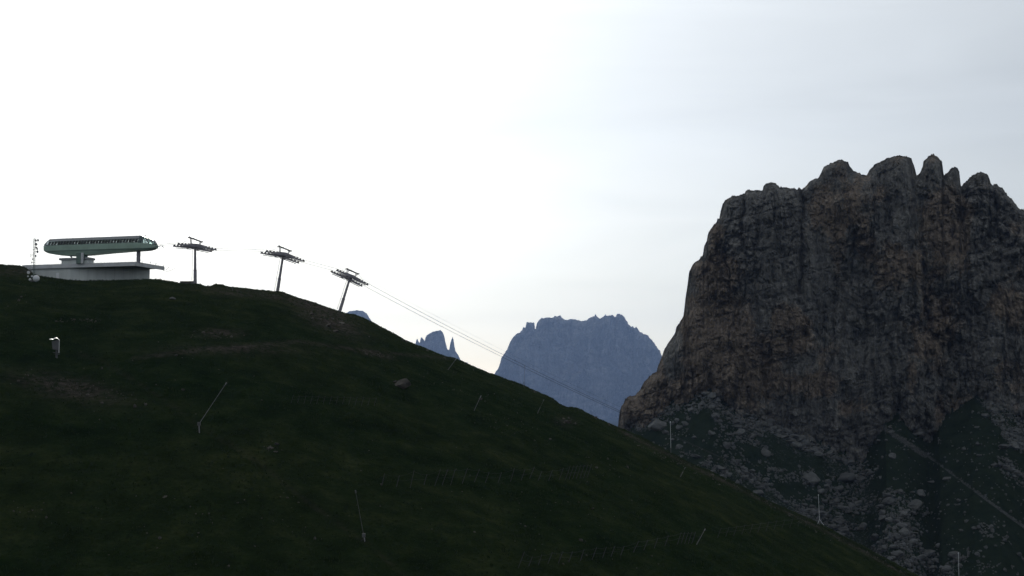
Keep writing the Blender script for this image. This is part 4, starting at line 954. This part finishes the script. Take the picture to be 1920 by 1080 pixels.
# ------------------------------------------------------------------ equipment cabinet on a foot, left slope
p = hit(106, 671); k = p.y / F
T = thing('snow_gun_cabinet', p, 'dark snow gun cabinet with a bright curved hood on the left slope', 'snow gun cabinet')
def lp(px, py, dy=0): return at(px, py, p.y + dy) - p
a = lp(98, 655); b = lp(111, 638)
MB().add([lp(97,640,-.7), lp(98.5,655,-.7), lp(110,657,-.7), lp(111,637,-.7), lp(97,640,.7), lp(98.5,655,.7), lp(110,657,.7), lp(111,637,.7)], [(0,1,2,3),(7,6,5,4),(0,4,5,1),(1,5,6,2),(2,6,7,3),(3,7,4,0)]).build('cabinet', M['steel_dark'], T, bevel=0.04)
mb = MB(); hp_ = [(93,635.6),(96,635.2),(100,635.6),(102,633.8),(105,633),(108,633.8),(111.5,637.5)]
for (x0, y0), (x1, y1) in zip(hp_[:-1], hp_[1:]):
    mb.add([lp(x0,y0+1.0,-1.1), lp(x1,y1+1.0,-1.1), lp(x1,y1-.4,.6), lp(x0,y0-.4,.6), lp(x0,y0+1.4,-1.1), lp(x1,y1+1.4,-1.1), lp(x1,y1+.3,.6), lp(x0,y0+.3,.6)], [(0,1,2,3),(7,6,5,4),(0,4,5,1),(1,5,6,2),(2,6,7,3),(3,7,4,0)])
mb.build('hood', M['alu'], T)
MB().tube(lp(111, 638, -.6), lp(110.5, 662, -.6), 0.09, 0.09, 6).build('side_pipe', M['alu'], T)
MB().tube(lp(106, 673), lp(106, 656), 0.22, 0.18, 8).build('foot', M['steel_dark'], T)
for x, y in ((104,661),(107,664)): MB().box((-0.35, -0.4, -0.05), (0.35, 0.4, 0.05), Matrix.Translation(lp(x, y))).build('foot_plate', M['steel_dark'], T)

# ------------------------------------------------------------------ snow lances
def lance(bx, by, tx, ty, label, foot=None, thick=0.05, tripod=False, dark=False, lean_y=0.0):
    b = hit(bx, by); T = thing('snow_lance', b, label, 'snow lance', 'snow lances standing on the hill')
    m_ = M['steel_dark'] if dark == 2 else M['steel'] if dark else M['white']
    if foot:
        b = hit(foot[0], foot[1]); T.location = b
        j = at(bx, by, b.y) - b
        MB().tube((0, 0, -0.3), j, 0.09, 0.08, 6).build('hydrant_post', M['steel'], T)
        MB().box((-0.22, -0.2, -0.25), (0.22, 0.2, 0.3), Matrix.Translation(j)).build('valve_box', M['steel_dark'], T)
        MB().tube(Vector((-0.9, 0, -0.2)), Vector((-0.3, 0, 0.35)), 0.05, 0.05, 5).build('hose', M['rubber'], T)
    else:
        j = Vector((0, 0, -0.2))
    t = at(tx, ty, b.y + lean_y) - b
    MB().tube(j, t, thick, thick * 0.75, 6).build('lance_tube', m_, T)
    u = (t - j).normalized()
    MB().tube(t - u * 0.1, t + u * 0.28, 0.09, 0.09, 8).build('nozzle_head', m_, T)
    if not foot: MB().tube(j, j + u * 1.6, 0.09, 0.08, 6).build('base_sleeve', M['steel_dark'], T)
    if tripod:
        q = j + u * (t - j).length * 0.22
        for dx, dy, dz in ((-1.3, -0.8, -0.9), (0.9, -0.6, 0.3), (0.2, 1.2, 0.2)): MB().tube(q, Vector((dx, dy, dz - 0.2)), 0.045, 0.045, 5).build('leg', M['white'], T)
lance(373, 795, 423, 720, 'long leaning snow lance on the dark left slope, longest of all', foot=(374, 812), thick=0.045, dark=True)
lance(682, 1004, 667, 923, 'faint snow lance leaning left in the lower middle of the grass', foot=(685, 1016), thick=0.035, dark=2)
lance(839, 693, 854, 674.5, 'short snow lance leaning right just under the crest by the pinnacles', thick=0.045, dark=True)
lance(888, 770, 901, 744, 'snow lance leaning right in mid slope under the crest', thick=0.045, dark=True)
lance(1007, 775, 1019, 751, 'dim snow lance leaning right near the hump in the crest', thick=0.03, dark=2)
lance(982, 725, 984, 687, 'upright snow lance seen against the blue massif', thick=0.05, dark=True)
lance(1258, 850, 1257, 792, 'tall upright white snow lance at the left foot of the scree', thick=0.052)
lance(1537, 985, 1534.5, 929, 'upright white snow lance braced by a small tripod on the crest', thick=0.052, tripod=True)
lance(1799, 1124, 1797, 1038, 'white snow lance cut by the bottom edge, furthest right', thick=0.05)
lance(1305, 1021, 1321, 994, 'snow lance leaning right at the end of the lower snow fence', thick=0.035, dark=True)
lance(1275, 894, 1284, 878, 'dim short snow lance leaning right just below the crest', thick=0.025, dark=2)

# ------------------------------------------------------------------ snow fences: rows of leaning posts tied by wires
def fence(posts, label, rad=0.05, rail=True, mat='wood'):
    bs = [hit(a, b) for a, b, _, _ in posts]; T = thing('snow_fence', bs[0], label, 'snow fence', 'snow fences across the hillside')
    tops = []
    for (a, b, c, d), B_ in zip(posts, bs):
        t = at(c, d, B_.y + 0.6); tops.append(t - bs[0]); MB().tube(B_ - bs[0] - Vector((0, 0, 0.2)), t - bs[0], rad, rad * 0.85, 6).build('fence_post', M[mat], T)
    for f_, r_ in ((0.92, 0.013), (0.5, 0.010)):
        for i in range(len(posts) - 1):
            p0 = (bs[i] - bs[0]).lerp(tops[i], f_); p1 = (bs[i+1] - bs[0]).lerp(tops[i+1], f_)
            MB().path([p0, p0.lerp(p1, 0.5) - Vector((0, 0, 0.12)), p1], r_, 4).build('fence_wire', M['rubber'], T)
def Q(pts, ox=640, oy=820, k=2.526): return [(ox + a / k, oy + b / k, ox + c / k, oy + d / k) for a, b, c, d in pts]
f1 = [(190,230,205,170),(260,235,275,180),(325,240,345,155),(390,225,405,175),(440,230,470,150),(475,228,505,150),(515,228,540,150),(570,220,598,145),(628,212,655,150),(680,215,700,165),(740,215,760,165),(800,210,820,145),(850,205,870,150),(890,195,915,140),(930,205,950,160),(980,205,1000,155),(1030,202,1052,145)] + [(1060 + 17*i, 200 - 1.5*i, 1084 + 17*i, 135 - 1.5*i) for i in range(7)]
fence(Q(f1), 'upper long snow fence of leaning posts across the dark slope')
f2 = [(835,620,868,540),(885,610,905,565),(930,605,950,555),(975,600,1000,545),(1025,597,1050,540),(1075,592,1095,540),(1130,585,1150,530),(1185,580,1210,520),(1235,572,1255,520),(1275,565,1295,515),(1320,560,1340,515),(1380,545,1410,490),(1430,535,1452,485),(1480,525,1500,475),(1530,515,1550,465)] + [(1590 + 17*i, 507 - 1.0*i, 1610 + 17*i, 450 - 0.6*i) for i in range(5)]
fence(Q(f2), 'lower long snow fence of leaning posts, near the bottom middle')
f3 = [(1345 + 15*i, 1008 - 2.0*i, 1352 + 15*i, 990 - 2.0*i) for i in range(12)]
fence(f3, 'faint snow fence just left of the tripod lance', 0.035)
f4 = [(545 + 12*i, 756 + 0.4*i, 550 + 12*i, 741 + 0.3*i) for i in range(14)]
fence(f4, 'faint upper snow fence in the middle of the slope', 0.03)

# ------------------------------------------------------------------ the air between here and the far mountains
hm, hnt, hb = new_mat('haze_air'); hnt.nodes.remove(hb)
pv = hnt.nodes.new('ShaderNodeVolumePrincipled'); pv.inputs['Color'].default_value = (*HAZE_COLOR, 1); pv.inputs['Density'].default_value = HAZE_DENSITY; pv.inputs['Anisotropy'].default_value = 0.2
hnt.links.new(pv.outputs[0], hnt.nodes['Material Output'].inputs['Volume'])
hz_o = MB().box((-26500, -26500, -260), (26500, 26500, 1650)).build('haze', hm); tag(hz_o, kind='stuff')
